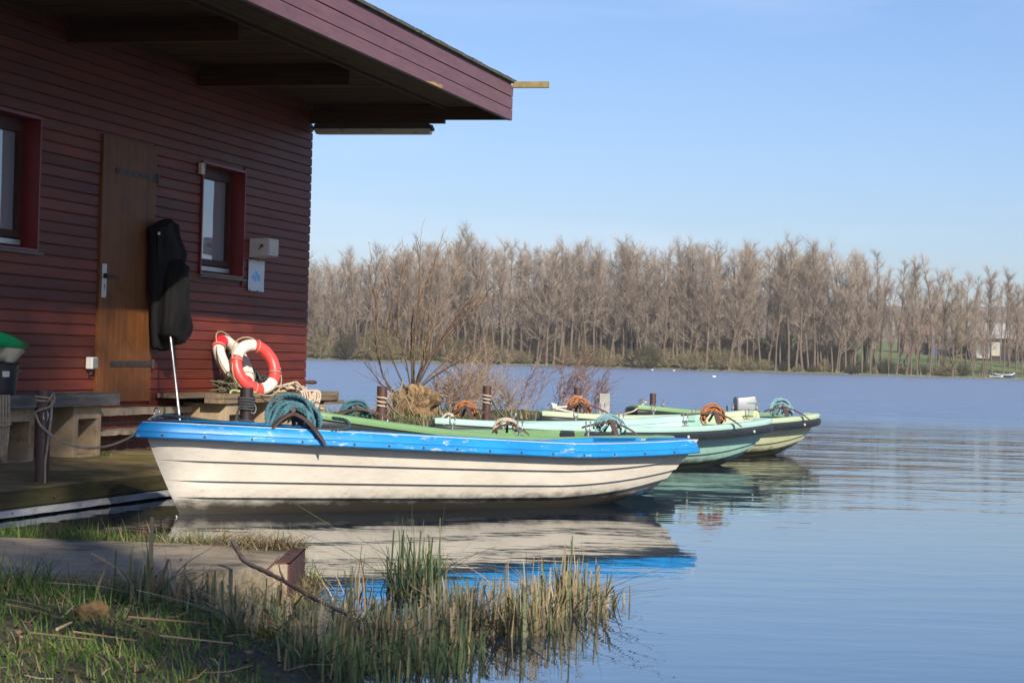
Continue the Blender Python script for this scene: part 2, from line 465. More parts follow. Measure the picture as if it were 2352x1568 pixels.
# boards: flat face, bevelled upper edge, shadow gap
PITCH_ = .0885
z = WB - .03; row = 0
while z < WT - .02:
    top = z + PITCH_
    cuts = [(WEND, 0.0)]
    for o_ in OPEN + [DOOR]:
        pad = .012
        if top > o_[2] and z < o_[3]:
            new = []
            for a0, a1 in cuts:
                if o_[1] + pad <= a0 or o_[0] - pad >= a1: new.append((a0, a1)); continue
                if o_[0] - pad > a0: new.append((a0, o_[0] - pad))
                if o_[1] + pad < a1: new.append((o_[1] + pad, a1))
            cuts = new
    for a0, a1 in cuts:
        segs = [(a0, a1)]
        if a1 - a0 > 2.2 and row % 3 != 1:
            j = a0 + (a1 - a0) * (.25 + .5 * rnd.random()); segs = [(a0, j - .0015), (j + .0015, a1)]
        for s0, s1 in segs:
            e = rnd.uniform(-.0012, .0012)
            b.prism([(.0005, z + .001), (.014 + e, z + .002), (.0155 + e, z + .004), (.0150 + e, z + .0755), (.008, z + .0825), (.0005, z + .0828)], 1, s0, s1)
    z += PITCH_; row += 1
b.build('wall', M['siding'], house)

# brick plinth with worn concrete ledges
def brick_material():
    m, nt, nd, lk, p = newmat('plinth_brick')
    tc = nd.new('ShaderNodeTexCoord'); sx = nd.new('ShaderNodeSeparateXYZ'); lk.new(tc.outputs['Object'], sx.inputs[0])
    cx = nd.new('ShaderNodeCombineXYZ'); lk.new(sx.outputs[1], cx.inputs[0]); lk.new(sx.outputs[2], cx.inputs[1])
    br = nd.new('ShaderNodeTexBrick'); lk.new(cx.outputs[0], br.inputs[0])
    br.inputs['Scale'].default_value = 1; br.inputs['Brick Width'].default_value = .235; br.inputs['Row Height'].default_value = .078; br.inputs['Mortar Size'].default_value = .007
    br.inputs['Color1'].default_value = (.19, .034, .020, 1); br.inputs['Color2'].default_value = (.085, .030, .024, 1); br.inputs['Mortar'].default_value = (.13, .095, .065, 1)
    f = noi(nt, coords(nt), 18, 5, .7)
    c = mix(nt, br.outputs[0], (.04, .025, .02), ramp(nt, [(.5, 0), (.72, .7)], f).outputs[0])
    lk.new(c, p.inputs['Base Color']); p.inputs['Roughness'].default_value = .9
    iv = nd.new('ShaderNodeMath'); iv.operation = 'SUBTRACT'; iv.inputs[0].default_value = 1; lk.new(br.outputs[1], iv.inputs[1])
    lk.new(bumpn(nt, iv.outputs[0], .006), p.inputs['Normal'])
    return m
M['brick'] = brick_material()
b = MB(); b.box(-.25, .03, WEND, 0, .06, .505)
b.build('plinth', M['brick'], house)
M['ledge'] = concrete('ledge_concrete', (.34, .27, .19), None, 0, .85, 2.0)
def rough_bar(b, x0, x1, y0, y1, z0, z1, n=24, amp=.006, mi=0):
    """a bar along y whose edges are worn"""
    rings = []
    for i in range(n + 1):
        y = y0 + (y1 - y0) * i / n
        e = [amp * noise.noise(Vector((y * 7, k * 3.1, x0 * 5))) for k in range(4)]
        rings.append([(x0, y, z0), (x1 + e[0], y, z0 + abs(e[2])), (x1 + e[1], y, z1 - abs(e[3]) * 1.5), (x0, y, z1 + e[3] * .5)])
    vs = [p for r in rings for p in r]; fs = []
    for i in range(n):
        for j in range(4): fs.append((i * 4 + j, i * 4 + (j + 1) % 4, i * 4 + 4 + (j + 1) % 4, i * 4 + 4 + j))
    fs += [(3, 2, 1, 0), tuple(n * 4 + k for k in range(4))]
    b.add(vs, fs, mi)
b = MB(); rough_bar(b, .0, .13, -5.6, -.05, .455, .515, 60, .008); b.build('ledge', M['ledge'], house)
b = MB(); rough_bar(b, .031, .17, -5.45, -4.0, .295, .338, 40, .02); b.build('ledge', M['ledge'], house)

# door
M['door'] = wood('brown_plywood_door', (.185, .068, .020), (.095, .036, .012), 'z', .55, wear=(.080, .034, .014), k=.5)
M['iron'] = pm('dark_iron_strap', (.055, .045, .042), .6, .35, (14, 14, 14), metal=.4, spots=((.10, .045, .02), .4, 16))
M['alu'] = pm('brushed_aluminium', (.42, .42, .41), .38, .12, metal=.75)
M['black'] = pm('black_plastic', (.012, .012, .013), .4, .2)
b = MB(); b.box(.003, .034, DOOR[0] + .006, DOOR[1] - .006, DOOR[2], DOOR[3] - .008, 0, .003)
door = b.build('door', M['door'], house)
for zz in (2.49, .885):
    b = MB(); b.prism([(-4.74, zz), (-4.722, zz - .024), (-3.93, zz - .024), (-3.93, zz + .024), (-4.722, zz + .024)], 0, .0345, .041)
    for q in range(6): b.lathe([(0, .007), (.010, .005), (.013, 0)], 10, 0, (0, 0, 0)) if False else b.box(.041, .047, -4.70 + q * .14, -4.676 + q * .14, zz - .011, zz + .011, 0, .004)
    b.tube([(.045, -3.915, zz - .04), (.045, -3.915, zz + .04)], .016, 10)
    b.box(.024, .036, -3.90, -3.85, zz - .03, zz + .03, 0, .003)
    b.build('hinge', M['iron'], door)
b = MB(); b.box(.0345, .040, -4.945, -4.862, 1.425, 1.705, 0, .003)
lp = b.build('lock_plate', M['alu'], door)
b = MB()
b.tube([(.04, -4.903, 1.605), (.075, -4.903, 1.605)], .022, 12); b.tube([(.068, -4.905, 1.605), (.072, -4.86, 1.607), (.072, -4.735, 1.603)], [.012, .011, .010], 10)
b.build('handle', M['black'], lp)
b = MB(); b.tube([(.040, -4.903, 1.525), (.0415, -4.903, 1.525)], .010, 12); b.box(.040, .0415, -4.907, -4.899, 1.49, 1.52)
b.build('keyhole', M['black'], lp)

# windows
def glass_material():
    m, nt, nd, lk, p = newmat('window_glass')
    p.inputs['Base Color'].default_value = (.010, .012, .013, 1); p.inputs['Roughness'].default_value = .01
    p.inputs['Metallic'].default_value = .55; p.inputs['Base Color'].default_value = (.42, .45, .48, 1)
    lk.new(bumpn(nt, noi(nt, coords(nt), 2.2, 2, .5), .0025), p.inputs['Normal'])
    return m
M['glass'] = glass_material()
for (y0, y1, z0, z1) in OPEN:
    win = MB()
    for (a0, a1, c0, c1) in ((y0, y1, z1 - .022, z1), (y0, y1, z0, z0 + .022), (y0, y0 + .022, z0 + .022, z1 - .022), (y1 - .022, y1, z0 + .022, z1 - .022)):
        win.box(-.15, .034, a0, a1, c0, c1)
    w = win.build('window', M['redpaint'], house)
    f = MB(); x0, x1 = -.15, -.105
    Y0, Y1, Z0, Z1 = y0 + .0225, y1 - .0225, z0 + .0225, z1 - .0225
    for k, (t, xa, xb) in enumerate(((.065, -.15, -.105), (.055, -.14, -.088))):
        s_ = 0 if k == 0 else .05
        a0, a1, c0, c1 = Y0 + s_, Y1 - s_, Z0 + s_ + (.03 if k else 0), Z1 - s_
        f.box(xa, xb, a0, a1, c1 - t, c1); f.box(xa, xb, a0, a1, c0, c0 + t)
        f.box(xa, xb, a0, a0 + t, c0 + t, c1 - t); f.box(xa, xb, a1 - t, a1, c0 + t, c1 - t)
    f.build('frame', M['frame'], w)
    g = MB(); g.box(-.135, -.128, Y0 + .10, Y1 - .10, Z0 + .13, Z1 - .10); g.build('pane', M['glass'], w)
    g = MB(); g.box(-.104, -.080, Y0 + .02, Y1 - .06, Z0 + .022, Z0 + .068, 0, .004); g.build('rain_bar', M['alu'], w)
    g = MB(); g.box(-.09, .055, y0 - .03, y1 + .045, z0 - .022, z0 - .004, 0, .003)
    g.build('sill', pm('grey_sill_tile', (.12, .115, .10), .7, .3, bump=.002), w)
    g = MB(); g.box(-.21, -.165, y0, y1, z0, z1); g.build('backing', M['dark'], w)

# roof: overhang, soffit, fascia, beams
M['fascia'] = pm('purple_brown_fascia', (.150, .070, .082), .55, .18, (4, 2, 9), bump=.001, spots=((.20, .16, .075), .22, (5, 5, 40)), grain=(8, 2.2, 60))
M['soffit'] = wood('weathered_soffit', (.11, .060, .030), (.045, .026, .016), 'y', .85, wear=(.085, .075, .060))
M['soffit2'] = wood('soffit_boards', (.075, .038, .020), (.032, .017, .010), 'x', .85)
M['beam'] = wood('brown_beam', (.085, .036, .017), (.035, .015, .009), 'x', .7)
M['felt'] = pm('mossy_roofing_felt', (.085, .083, .062), .95, .5, (9, 4, 9), bump=.012, bscale=60, spots=((.24, .23, .20), .45, (30, 14, 30)))
RE = -.05
roof = MB()
roof.box(-5.6, 2.10, -10.2, RE - .045, 3.655, 3.80)
roof = roof.build('roof', M['felt'], house)
b = MB()
for k, (z0, z1) in enumerate(((3.44, 3.547), (3.555, 3.670), (3.679, 3.790))):
    segs = [(-10.2, -6.4), (-6.398, -2.52), (-2.518, RE)] if k != 1 else [(-10.2, -7.6), (-7.598, RE)]
    for s0, s1 in segs: b.box(2.14, 2.181 + rnd.uniform(-.0015, .0015), s0, s1, z0, z1, 0, .002)
b.box(2.10, 2.139, -10.2, RE - .001, 3.45, 3.79, 1)
b.box(2.02, 2.160, -10.2, RE - .002, 3.793, 3.822)
fa = b.build('fascia', [M['fascia'], M['dark']], roof)
b = MB(); b.prism([(-3.10, 3.4405), (-2.56, 3.4405), (-2.535, 3.472), (-2.60, 3.478), (-2.68, 3.463), (-2.80, 3.470), (-2.92, 3.455)], 0, 2.1805, 2.1835)
b.build('bare_wood_patch', wood('bare_wood', (.42, .26, .13), (.26, .15, .07), 'y'), fa)
b = MB()
n_ = 150; rings = []
for i in range(n_ + 1):
    y = -10.2 + (10.2 + RE + .02) * i / n_
    e = [.006 * noise.noise(Vector((y * 4, k * 2.7, 1))) + .004 * noise.noise(Vector((y * 19, k, 7))) for k in range(3)]
    rings.append([(2.0, y, 3.8225), (2.205 + e[0], y, 3.8225 + e[2] * .3), (2.21 + e[0], y, 3.848 + e[1]), (2.15, y, 3.862 + e[1]), (2.0, y, 3.86)])
vs = [p for r in rings for p in r]
fs = [(i * 5 + j, i * 5 + (j + 1) % 5, i * 5 + 5 + (j + 1) % 5, i * 5 + 5 + j) for i in range(n_) for j in range(5)] + [(4, 3, 2, 1, 0), tuple(n_ * 5 + k for k in range(5))]
b.add(vs, fs); b.build('roof_edge', M['felt'], roof)
# outer soffit: boards along the eave; inner soffit: boards across it
b = MB(); x = 1.502
while x < 2.09:
    x1 = min(x + .088, 2.098); b.box(x, x1 - .005, -10.2, RE - .046, 3.575 + rnd.uniform(0, .004), 3.60); x += .088
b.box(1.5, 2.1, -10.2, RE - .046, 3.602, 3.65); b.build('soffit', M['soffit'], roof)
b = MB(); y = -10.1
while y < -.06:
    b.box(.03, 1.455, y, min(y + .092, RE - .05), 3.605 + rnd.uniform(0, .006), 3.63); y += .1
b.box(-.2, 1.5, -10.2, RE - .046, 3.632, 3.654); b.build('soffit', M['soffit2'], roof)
b = MB(); b.box(-.2, 2.139, RE - .044, RE, 3.445, 3.80); b.build('end_board', M['beam'], roof)
b = MB(); b.box(1.463, 1.50, -10.2, RE - .046, 3.545, 3.631); b.build('rim_joist', M['beam'], roof)
b = MB(); b.box(0.0225, .05, -10.2, -.10, 3.545, 3.604); b.build('wall_plate', M['beam'], roof)
for y in (-.095, -3.05, -5.66, -8.3):
    b = MB(); b.box(.023 if y < -.2 else -.1, 1.462, y, y + .09, 3.412, 3.604, 0, .004); b.build('beam', M['beam'], roof)
b = MB(); b.box(2.19, 2.56, -.10, -.055, 3.768, 3.832, 0, .004); b.box(2.06, 2.19, -.098, -.057, 3.77, 3.792)
b.build('projecting_batten', pm('lichen_wood', (.22, .17, .07), .9, .35, (20, 20, 20), bump=.004, bscale=60, spots=((.34, .31, .20), .35, 30)), roof)
# ------------------------------------------------------------------ dock
def WL(px, py, x):
    """house-local point seen at a pixel, on the plane x = const"""
    d = ray(px, py); t = ((HO + HX * x - CAM).dot(HX)) / d.dot(HX); q = CAM + d * t - HO
    return Vector((q.dot(HX), q.dot(HY), q.z))
DZ = .156
M['dock'] = concrete('mossy_dock_concrete', (.235, .165, .085), (.085, .075, .012), .40, .85, 1.3, (.12, .075, .035))
M['dockbeam'] = wood('algae_green_beam', (.085, .068, .028), (.040, .034, .014), 'y', .7, wear=(.05, .055, .016))
M['palerail'] = pm('mottled_pale_rail', (.50, .49, .46), .5, .35, (14, 3, 14), bump=.006, bscale=70, spots=((.12, .11, .09), .4, (26, 9, 26)))  # whitish lower rail with darker grey-brown mottling
dock = empty('dock', HO, -TH); tag(dock, 'mossy brown concrete dock with a timber edge running along the boathouse', 'dock')
b = MB(); b.box(.061, 1.70, -14, .4, -.3, DZ); b.build('dock_slab', M['dock'], dock)
b = MB(); rough_bar(b, 1.702, 1.775, -14, .4, .060, DZ - .004, 160, .006); b.build('edge_beam', M['dockbeam'], dock)
b = MB(); rough_bar(b, 1.702, 1.80, -14, .4, .012, .052, 160, .004); b.build('lower_rail', M['palerail'], dock)
b = MB(); b.box(1.70, 1.702, -14, .4, -.4, .1); b.build('face_plate', M['rust'], dock)
for y in (-9.15, -8.3, -7.2):
    b = MB(); b.tube([(1.772, y, .105), (1.788, y, .105)], .012, 10); b.build('bolt', M['rust'], dock)

# ------------------------------------------------------------------ benches
M['greywood'] = wood('weathered_grey_plank', (.155, .145, .140), (.040, .038, .040), 'y', .85, k=1.2)
M['brownwood'] = wood('weathered_brown_plank', (.25, .18, .115), (.10, .07, .045), 'y', .85, wear=(.16, .14, .115))
M['block'] = concrete('bench_block_concrete', (.36, .27, .17), (.17, .085, .03), .12, .9, 2.2, (.16, .09, .045))
def block(x0, x1, y0, y1, z0, z1):
    b = MB(); t = .085
    b.box(x0, x1, y0, y0 + t, z0, z1, 0, .006); b.box(x0, x1 - .002, y1 - t + .012, y1, z0, z1, 0, .006)
    b.box(x0, x1 - .001, y0 + t - .004, y1 - t + .015, z1 - .10, z1 - .001); b.box(x0, x0 + .05, y0 + t - .004, y1 - t + .015, z0, z1 - .10)
    b.box(x0 + .05, x1 - .003, y0 + t - .004, y1 - t + .015, z0, z0 + .02)
    return b
be = empty('bench', HO, -TH); tag(be, 'bench of one thick cracked grey plank on concrete blocks left of the door', 'bench')
b = MB(); rough_bar(b, .05, .385, -8.6, -5.275, .558, .655, 70, .006); b.build('seat', M['greywood'], be)
for y in (-5.945, -7.07): block(.02, .315, y, y + .49, DZ, .556).build('support_block', M['block'], be)
be = empty('bench', HO, -TH); tag(be, 'bench of brown stacked planks on three concrete blocks, under the life rings', 'bench')
b = MB()
rough_bar(b, .295, .485, -3.34, -.27, .590, .632, 50, .003); rough_bar(b, .292, .480, -3.335, -.272, .546, .588, 50, .003)
rough_bar(b, .035, .29, -3.78, -.29, .592, .630, 50, .004)
b.box(.30, .46, -.62, -.03, .505, .542, 0, .004)
b.build('seat', M['brownwood'], be)
for y in (-3.22, -2.16, -1.09): block(.04, .455, y, y + .5, DZ, .544 if y < -1.2 else .503).build('support_block', M['block'], be)

# ------------------------------------------------------------------ things fixed to or leaning on the wall
M['white'] = pm('aged_white_plastic', (.55, .54, .50), .45, .12, spots=((.25, .22, .17), .2, 18))
M['cream'] = pm('cream_plastic', (.58, .53, .42), .5, .15)
t = empty('flood_light', W(.02, -1.55, 2.03), -TH); tag(t, 'boxy white flood light on the red wall above the lake map', 'lamp')
p0 = WL(568, 552, .15); p1 = WL(600, 590, .15)
b = MB()
b.prism([(0, -.10), (.15, -.085), (.19, -.075), (.19, .085), (.15, .085), (0, .08)], 1, -.14, .14)
b.build('housing', M['white'], t)
b = MB(); b.box(.1905, .198, -.125, .125, -.062, .072, 0, .003); b.build('lens', pm('milky_lens', (.33, .30, .29), .2, .15), t)
b = MB(); b.tube([(.10, -.1405, -.02), (.12, -.165, -.005), (.14, -.1405, .015)], .006, 6); b.tube([(.13, -.141, .012), (.13, -.155, .012)], .014, 10); b.build('bracket', M['rust'], t)

def poster_material():
    m, nt, nd, lk, p = newmat('lake_map_print')
    tc = nd.new('ShaderNodeTexCoord'); sx = nd.new('ShaderNodeSeparateXYZ'); lk.new(tc.outputs['Object'], sx.inputs[0])
    n = noi(nt, coords(nt), 14, 4, .6)
    def math_(op, a, bb):
        q = nd.new('ShaderNodeMath'); q.operation = op
        for i, s in enumerate((a, bb)):
            if hasattr(s, 'is_linked'): lk.new(s, q.inputs[i])
            else: q.inputs[i].default_value = s
        return q.outputs[0]
    ax = math_('MULTIPLY', math_('ADD', sx.outputs[1], -.005), 7.0); az = math_('MULTIPLY', math_('ADD', sx.outputs[2], .005), 15.0)
    d = math_('ADD', math_('MULTIPLY', ax, ax), math_('MULTIPLY', az, az))
    d = math_('ADD', d, math_('MULTIPLY', math_('SUBTRACT', n, .5), 3.2))
    wv = nd.new('ShaderNodeTexVoronoi'); wv.feature = 'DISTANCE_TO_EDGE'; wv.inputs['Scale'].default_value = 22; lk.new(tc.outputs['Object'], wv.inputs['Vector'])
    ln = ramp(nt, [(.0, 1), (.022, 0)], wv.outputs[0]).outputs[0]
    c = mix(nt, (.52, .57, .62), (.34, .40, .46), ln)
    c = mix(nt, c, (.05, .34, .74), ramp(nt, [(.40, 1), (.50, 0)], d).outputs[0])
    lk.new(c, p.inputs['Base Color']); p.inputs['Roughness'].default_value = .35
    return m
t = empty('map_poster', W(.028, -1.51, 1.755), -TH); tag(t, 'creased white lake map with a blue lake pinned to the red wall', 'poster')
b = MB(); n_ = 10; vs = []; fs = []
for i in range(n_ + 1):
    for j in range(n_ + 1):
        yy = -.208 + .416 * j / n_; zz = -.150 + .300 * i / n_
        vs.append((.004 * noise.noise(Vector((yy * 9, zz * 9, 2))) + (.012 if i in (0, n_) else 0) * abs(math.sin(j * 1.3)), yy, zz))
for i in range(n_):
    for j in range(n_): a = i * (n_ + 1) + j; fs.append((a, a + 1, a + n_ + 2, a + n_ + 1))
k = len(vs); vs2 = [(x - .0012, y, z) for x, y, z in vs]; b.add(vs, fs); b.add(vs2, [f[::-1] for f in fs]); o = b.build('sheet', poster_material(), t, fix=False)
b = MB()
for yy, zz in ((-.2, .143), (0.0, .146), (.2, .143), (-.2, -.143), (.0, -.146), (.2, -.143)): b.box(.012, .020, yy - .005, yy + .005, zz - .005, zz + .005)
b.build('pin', M['black'], t)

t = empty('socket_box', W(.021, -5.12, .885), -TH); tag(t, 'small grey socket box on the red wall beside the door', 'socket')
b = MB(); b.box(0, .062, -.05, .05, -.048, .05, 0, .008); b.build('box', M['white'], t)
b = MB(); b.box(.0625, .070, -.044, .044, -.042, .044, 0, .005); b.build('cover', pm('grey_cover', (.17, .18, .18), .5, .15), t)
b = MB(); b.tube([(.03, .0, -.048), (.03, .0, -.075), (.02, -.01, -.092)], .009, 8); b.build('cable', M['rust'], t)
t = empty('sensor', W(.021, -2.955, 2.672), -TH); tag(t, 'small cream alarm sensor on the wall at the corner of the narrow window', 'sensor')
b = MB(); b.box(0, .036, -.042, .042, -.055, .05, 0, .008); b.build('case', M['cream'], t)
b = MB(); b.box(.0362, .040, .0, .034, .0, .042, 0, .002); b.build('lens', pm('sensor_lens', (.12, .14, .17), .3, .2), t)
b = MB(); b.tube([(-.06, .0, .71), (.02, .14, .712), (.03, .24, .712), (.03, .31, .708)], [.012, .022, .020, .003], 6); b.build('iron_spike', M['rust'], house)
b = MB(); b.tube([(.0, .012, .60), (.03, .02, .60)], .022, 10); b.build('bolt', M['rust'], house)

# fluorescent fitting hung below the corner beam
t = empty('strip_light', W(0, -.05, 3.41), -TH); tag(t, 'long dusty strip light under the beam at the roof corner', 'lamp')
b = MB(); b.prism([(.06, -.055), (.055, -.015), (.09, -.002), (1.29, -.002), (1.33, -.015), (1.335, -.055)], 1, -.045, .045)
for x in (.05, 1.335): b.box(x - .008, x + .008, -.05, .05, -.075, -.04, 0, .003)
b.build('housing', pm('grimy_grey_housing', (.030, .028, .026), .8, .4), t)
b = MB(); b.prism([(.065, -.056), (.07, -.095), (.085, -.112), (1.31, -.112), (1.322, -.095), (1.328, -.056)], 1, -.042, .042)
b.build('diffuser', pm('dusty_diffuser', (.80, .79, .75), .35, .2, (3, 3, 3), spots=((.06, .055, .05), .42, (9, 40, 30))), t)
b = MB(); b.tube([(-.02, .02, -.035), (.02, .0, -.040), (.07, .0, -.03)], .008, 6); b.build('cable', M['black'], t)

# black jacket, landing net
M['cloth'] = pm('black_cloth', (.0075, .0072, .008), .9, .3, bump=.002, bscale=160, spec=.2)
M['netcloth'] = pm('dark_net', (.0075, .007, .007), .85, .35, (30, 30, 30), bump=.004, bscale=220, spec=.2)
def drape(b, rows, xc, dep, n=40, fold=.25, seed=0):
    rr = []
    rows = [Vector(r) for r in rows]
    fine = []
    for i in range(len(rows) - 1):
        for j in range(5): fine.append(rows[i].lerp(rows[i + 1], j / 5))
    fine.append(rows[-1])
    for k, (py, pl, pr) in enumerate(fine):
        L_ = WL(pl, py, xc); R2 = WL(pr, py, xc); c = (L_ + R2) / 2; hw = (R2.y - L_.y) / 2
        e = min(1, .25 + k / 4, .3 + (len(fine) - 1 - k) / 3)
        ring = []
        for j in range(n):
            a = 2 * math.pi * j / n
            f = 1 + fold * 1.3 * noise.noise(Vector((math.cos(a) * 4.5 + seed, math.sin(a) * 4.5, c.z * 1.6))) + fold * .8 * noise.noise(Vector((math.cos(a) * 9, math.sin(a) * 9 + seed, c.z * 3))) + fold * .4 * math.sin(c.z * 22 + 3 * math.cos(a) + seed)
            ring.append((c.x + dep * e * math.sin(a) * f, c.y + hw * math.copysign(abs(math.cos(a)) ** .75, math.cos(a)) * (1 + (f - 1) * .16), c.z + .03 * noise.noise(Vector((math.cos(a) * 3, seed, c.z * 3)))))
        rr.append(ring)
    vs = [p for r in rr for p in r]
    fs = [(i * n + j, i * n + (j + 1) % n, (i + 1) * n + (j + 1) % n, (i + 1) * n + j) for i in range(len(rr) - 1) for j in range(n)]
    fs += [tuple(range(n)), tuple((len(rr) - 1) * n + j for j in range(n))[::-1]]
    b.add(vs, fs)
t = empty('jacket', HO, -TH); tag(t, 'black jacket hanging on the red wall beside the brown door', 'jacket')
b = MB(); drape(b, [(506, 384, 391), (516, 366, 396), (526, 352, 400), (548, 350, 408), (582, 350, 420), (640, 350, 416), (690, 350, 408)], .11, .075, 48, .3, 3)
b.build('body', M['cloth'], t, smooth=70)
b = MB(); drape(b, [(668, 350, 392), (720, 350, 391), (765, 351, 388), (798, 352, 386), (803, 354, 384)], .10, .05, 40, .2, 9)
b.build('sleeve', M['cloth'], t, smooth=70)
b = MB(); q = WL(365, 536, .20); b.box(q.x - .004, q.x + .006, q.y - .018, q.y + .018, q.z - .012, q.z + .012, 0, .003); b.build('badge', M['white'], t)
t = empty('landing_net', HO, -TH); tag(t, 'landing net with dark bag and thin aluminium pole leaning beside the jacket', 'landing net')
b = MB(); drape(b, [(598, 402, 414), (620, 396, 419), (655, 390, 422), (700, 386, 424.5), (745, 381, 424), (768, 383, 419), (780, 390, 408), (787, 393, 400)], .24, .10, 48, .32, 17)
b.build('net_bag', M['netcloth'], t, smooth=70)
q0 = WL(391, 770, .26); q1 = WL(412, 957, .42); dq = (q1 - q0); q2 = q0 + dq * ((DZ - q0.z) / dq.z)
b = MB(); b.tube([q0 + (q0 - q1) * .15, q0, q1, q2], [.012, .012, .013, .013], 10); b.build('pole', M['alu'], t, smooth=60)
b = MB(); c = WL(393, 780, .26); b.rope([c + Vector((.02 * math.cos(a), .02 * math.sin(a), .012 * math.sin(a * 2))) for a in np.linspace(0, 11, 26)] + [c + Vector((.03, .03, -.05))], .006)
b.tube([c + Vector((.01, .01, .03)), c + Vector((.03, .09, .06)), c + Vector((.05, .12, .12))], .006, 6); b.build('cord', M['cloth'], t)

# bucket with bag and green tub on the grey bench
M['bucket'] = pm('black_bucket_plastic', (.010, .012, .015), .32, .2)
bk = empty('bucket', W(.215, -6.965, .6555), -TH); tag(bk, 'black plastic bucket with a white sticker on the grey bench', 'bucket')
b = MB(); b.lathe([(.0, 0), (.118, 0), (.124, .006), (.142, .215), (.156, .216), (.158, .226), (.150, .232), (.138, .222), (.120, .01), (0, .008)], 40); b.build('body', M['bucket'], bk, smooth=40)
b = MB(); b.tube([(.155 * math.sin(a), .155 * math.cos(a), .205 - .03 * math.sin(a) ** 2 * 1) for a in np.linspace(-1.5, 1.5, 20)], .004, 6); b.build('handle', M['alu'], bk)
m, nt, nd, lk, p = newmat('sticker_print')
tc = nd.new('ShaderNodeTexCoord'); vz = nd.new('ShaderNodeTexWave'); vz.wave_type = 'BANDS'; vz.bands_direction = 'Y'; vz.inputs['Scale'].default_value = 60; vz.inputs['Distortion'].default_value = 6
lk.new(tc.outputs['Object'], vz.inputs[0]); lk.new(mix(nt, (.62, .62, .62), (.25, .25, .26), ramp(nt, [(.6, 0), (.8, 1)], vz.outputs[1]).outputs[0]), p.inputs['Base Color'])
b = MB(); vs = []; n_ = 8
for zz in (.128, .170):
    for j in range(n_ + 1):
        a = R_(-52 + 22 * j / n_); r = .1345 + (zz - .128) * .075 + .0015; vs.append((r * math.cos(a), r * math.sin(a), zz))
b.add(vs, [(j, j + 1, n_ + 2 + j, n_ + 1 + j) for j in range(n_)]); b.build('sticker', m, bk)
def tub(name, z, rx, ry, h, tilt, matl, label, cat, seed, wob, loc):
    b = MB(); n = 56; prof = [(.0, .0), (.55, .0), (.62, .02), (.80, .5), (1.0, 1.0), (1.03, 1.0), (.97, .97), (.76, .5), (.58, .06), (0, .05)]
    vs = []; fs = []
    for i, (r, q) in enumerate(prof):
        for j in range(n):
            a = 2 * math.pi * j / n; w = 1 + wob * noise.noise(Vector((math.cos(a) * 1.7, math.sin(a) * 1.7, seed + q * .6)))
            zz = h * q * (1 + wob * 1.1 * noise.noise(Vector((math.cos(a) * 1.5, math.sin(a) * 1.5, seed + 5))))
            vs.append((rx * r * w * math.cos(a), ry * r * w * math.sin(a), zz))
    for i in range(len(prof) - 1):
        for j in range(n): fs.append((i * n + j, i * n + (j + 1) % n, (i + 1) * n + (j + 1) % n, (i + 1) * n + j))
    b.add(vs, fs); o = b.build(name, matl, None, smooth=50); o.location = loc; o.rotation_euler = (tilt[0], tilt[1], -TH); tag(o, label, cat); return o
tub('bowl', 0, .15, .23, .10, (R_(-4), R_(4), 0), pm('cream_sacking', (.50, .47, .36), .6, .2, spots=((.2, .17, .1), .2, 9)), 'cream shallow bowl lying on top of the black bucket', 'bowl', 4, .16, W(.215, -6.965, .893))
tub('tub', 0, .15, .245, .105, (R_(-13), R_(5), 0), pm('green_plastic', (.008, .27, .11), .35, .12), 'bright green plastic tub tilted on top of the cream bowl', 'tub', 8, .14, W(.215, -6.93, .962))

# ------------------------------------------------------------------ ropes, mooring posts
M['tan_rope'] = pm('tan_rope', (.34, .27, .18), .9, .35, (30, 30, 30))
M['white_rope'] = pm('dirty_white_rope', (.42, .36, .27), .9, .3, (30, 30, 30))
M['grey_rope'] = pm('dark_grey_rope', (.045, .048, .052), .9, .3, (30, 30, 30))
M['teal_rope'] = pm('teal_rope', (.048, .125, .150), .9, .5, (22, 22, 22))
M['navy_rope'] = pm('dark_teal_rope', (.020, .050, .062), .9, .5, (22, 22, 22))
M['ltblue_rope'] = pm('pale_blue_rope', (.17, .30, .33), .9, .35, (24, 24, 24))
M['orange_rope'] = pm('orange_rope', (.32, .125, .05), .9, .3, (24, 24, 24))
M['yellow_rope'] = pm('yellow_green_rope', (.40, .41, .19), .9, .25, (24, 24, 24))
M['post'] = pm('brown_post_paint', (.075, .034, .026), .5, .3, (3, 3, 2), spots=((.12, .055, .028), .35, (9, 9, 5)))
M['steel'] = pm('galvanised_steel', (.34, .34, .34), .4, .2, metal=.8)
def post(loc, top, r, label, mat_=None, ring_ang=None, flare=1.06):
    t = empty('mooring_post', (loc[0], loc[1], loc[2])); h = top - loc[2]
    tag(t, label, 'mooring post', 'steel mooring posts along the bank')
    b = MB(); b.lathe([(0, -.1), (r, -.1), (r, h * .8), (r * flare, h - .012), (r * flare, h), (r * .9 * flare, h), (r * .86, h - .05), (0, h - .06)], 28); b.build('tube', mat_ or M['post'], t, smooth=40)
    if ring_ang is not None:
        b = MB(); a = ring_ang; c = Vector((math.cos(a) * r, math.sin(a) * r, h - .16)); d = Vector((math.cos(a), math.sin(a), 0))
        b.tube([c + d * (.012 + .018 * math.sin(s)) + Vector((0, 0, .035 * math.cos(s))) + Vector((-d.y, d.x, 0)) * .01 * math.sin(s) for s in np.linspace(0, 2 * math.pi, 18)[:-1]], .005, 6, closed=True)
        b.build('ring', M['steel'], t, smooth=60)
    return t
P1 = atz(96, 1107, DZ); P1T = .735
post(P1, P1T, .0445, 'brown mooring post on the dock in front of the grey bench', ring_ang=R_(-65))
PB = W(1.667, -5.773, 0); PB.z = -.2
post(PB, .741, .048, 'black brown mooring post behind the blue and white boat, wound with dark rope', pm('dark_post_paint', (.022, .013, .013), .5, .3, spots=((.05, .024, .016), .25, 8)), R_(-20))
PS = []
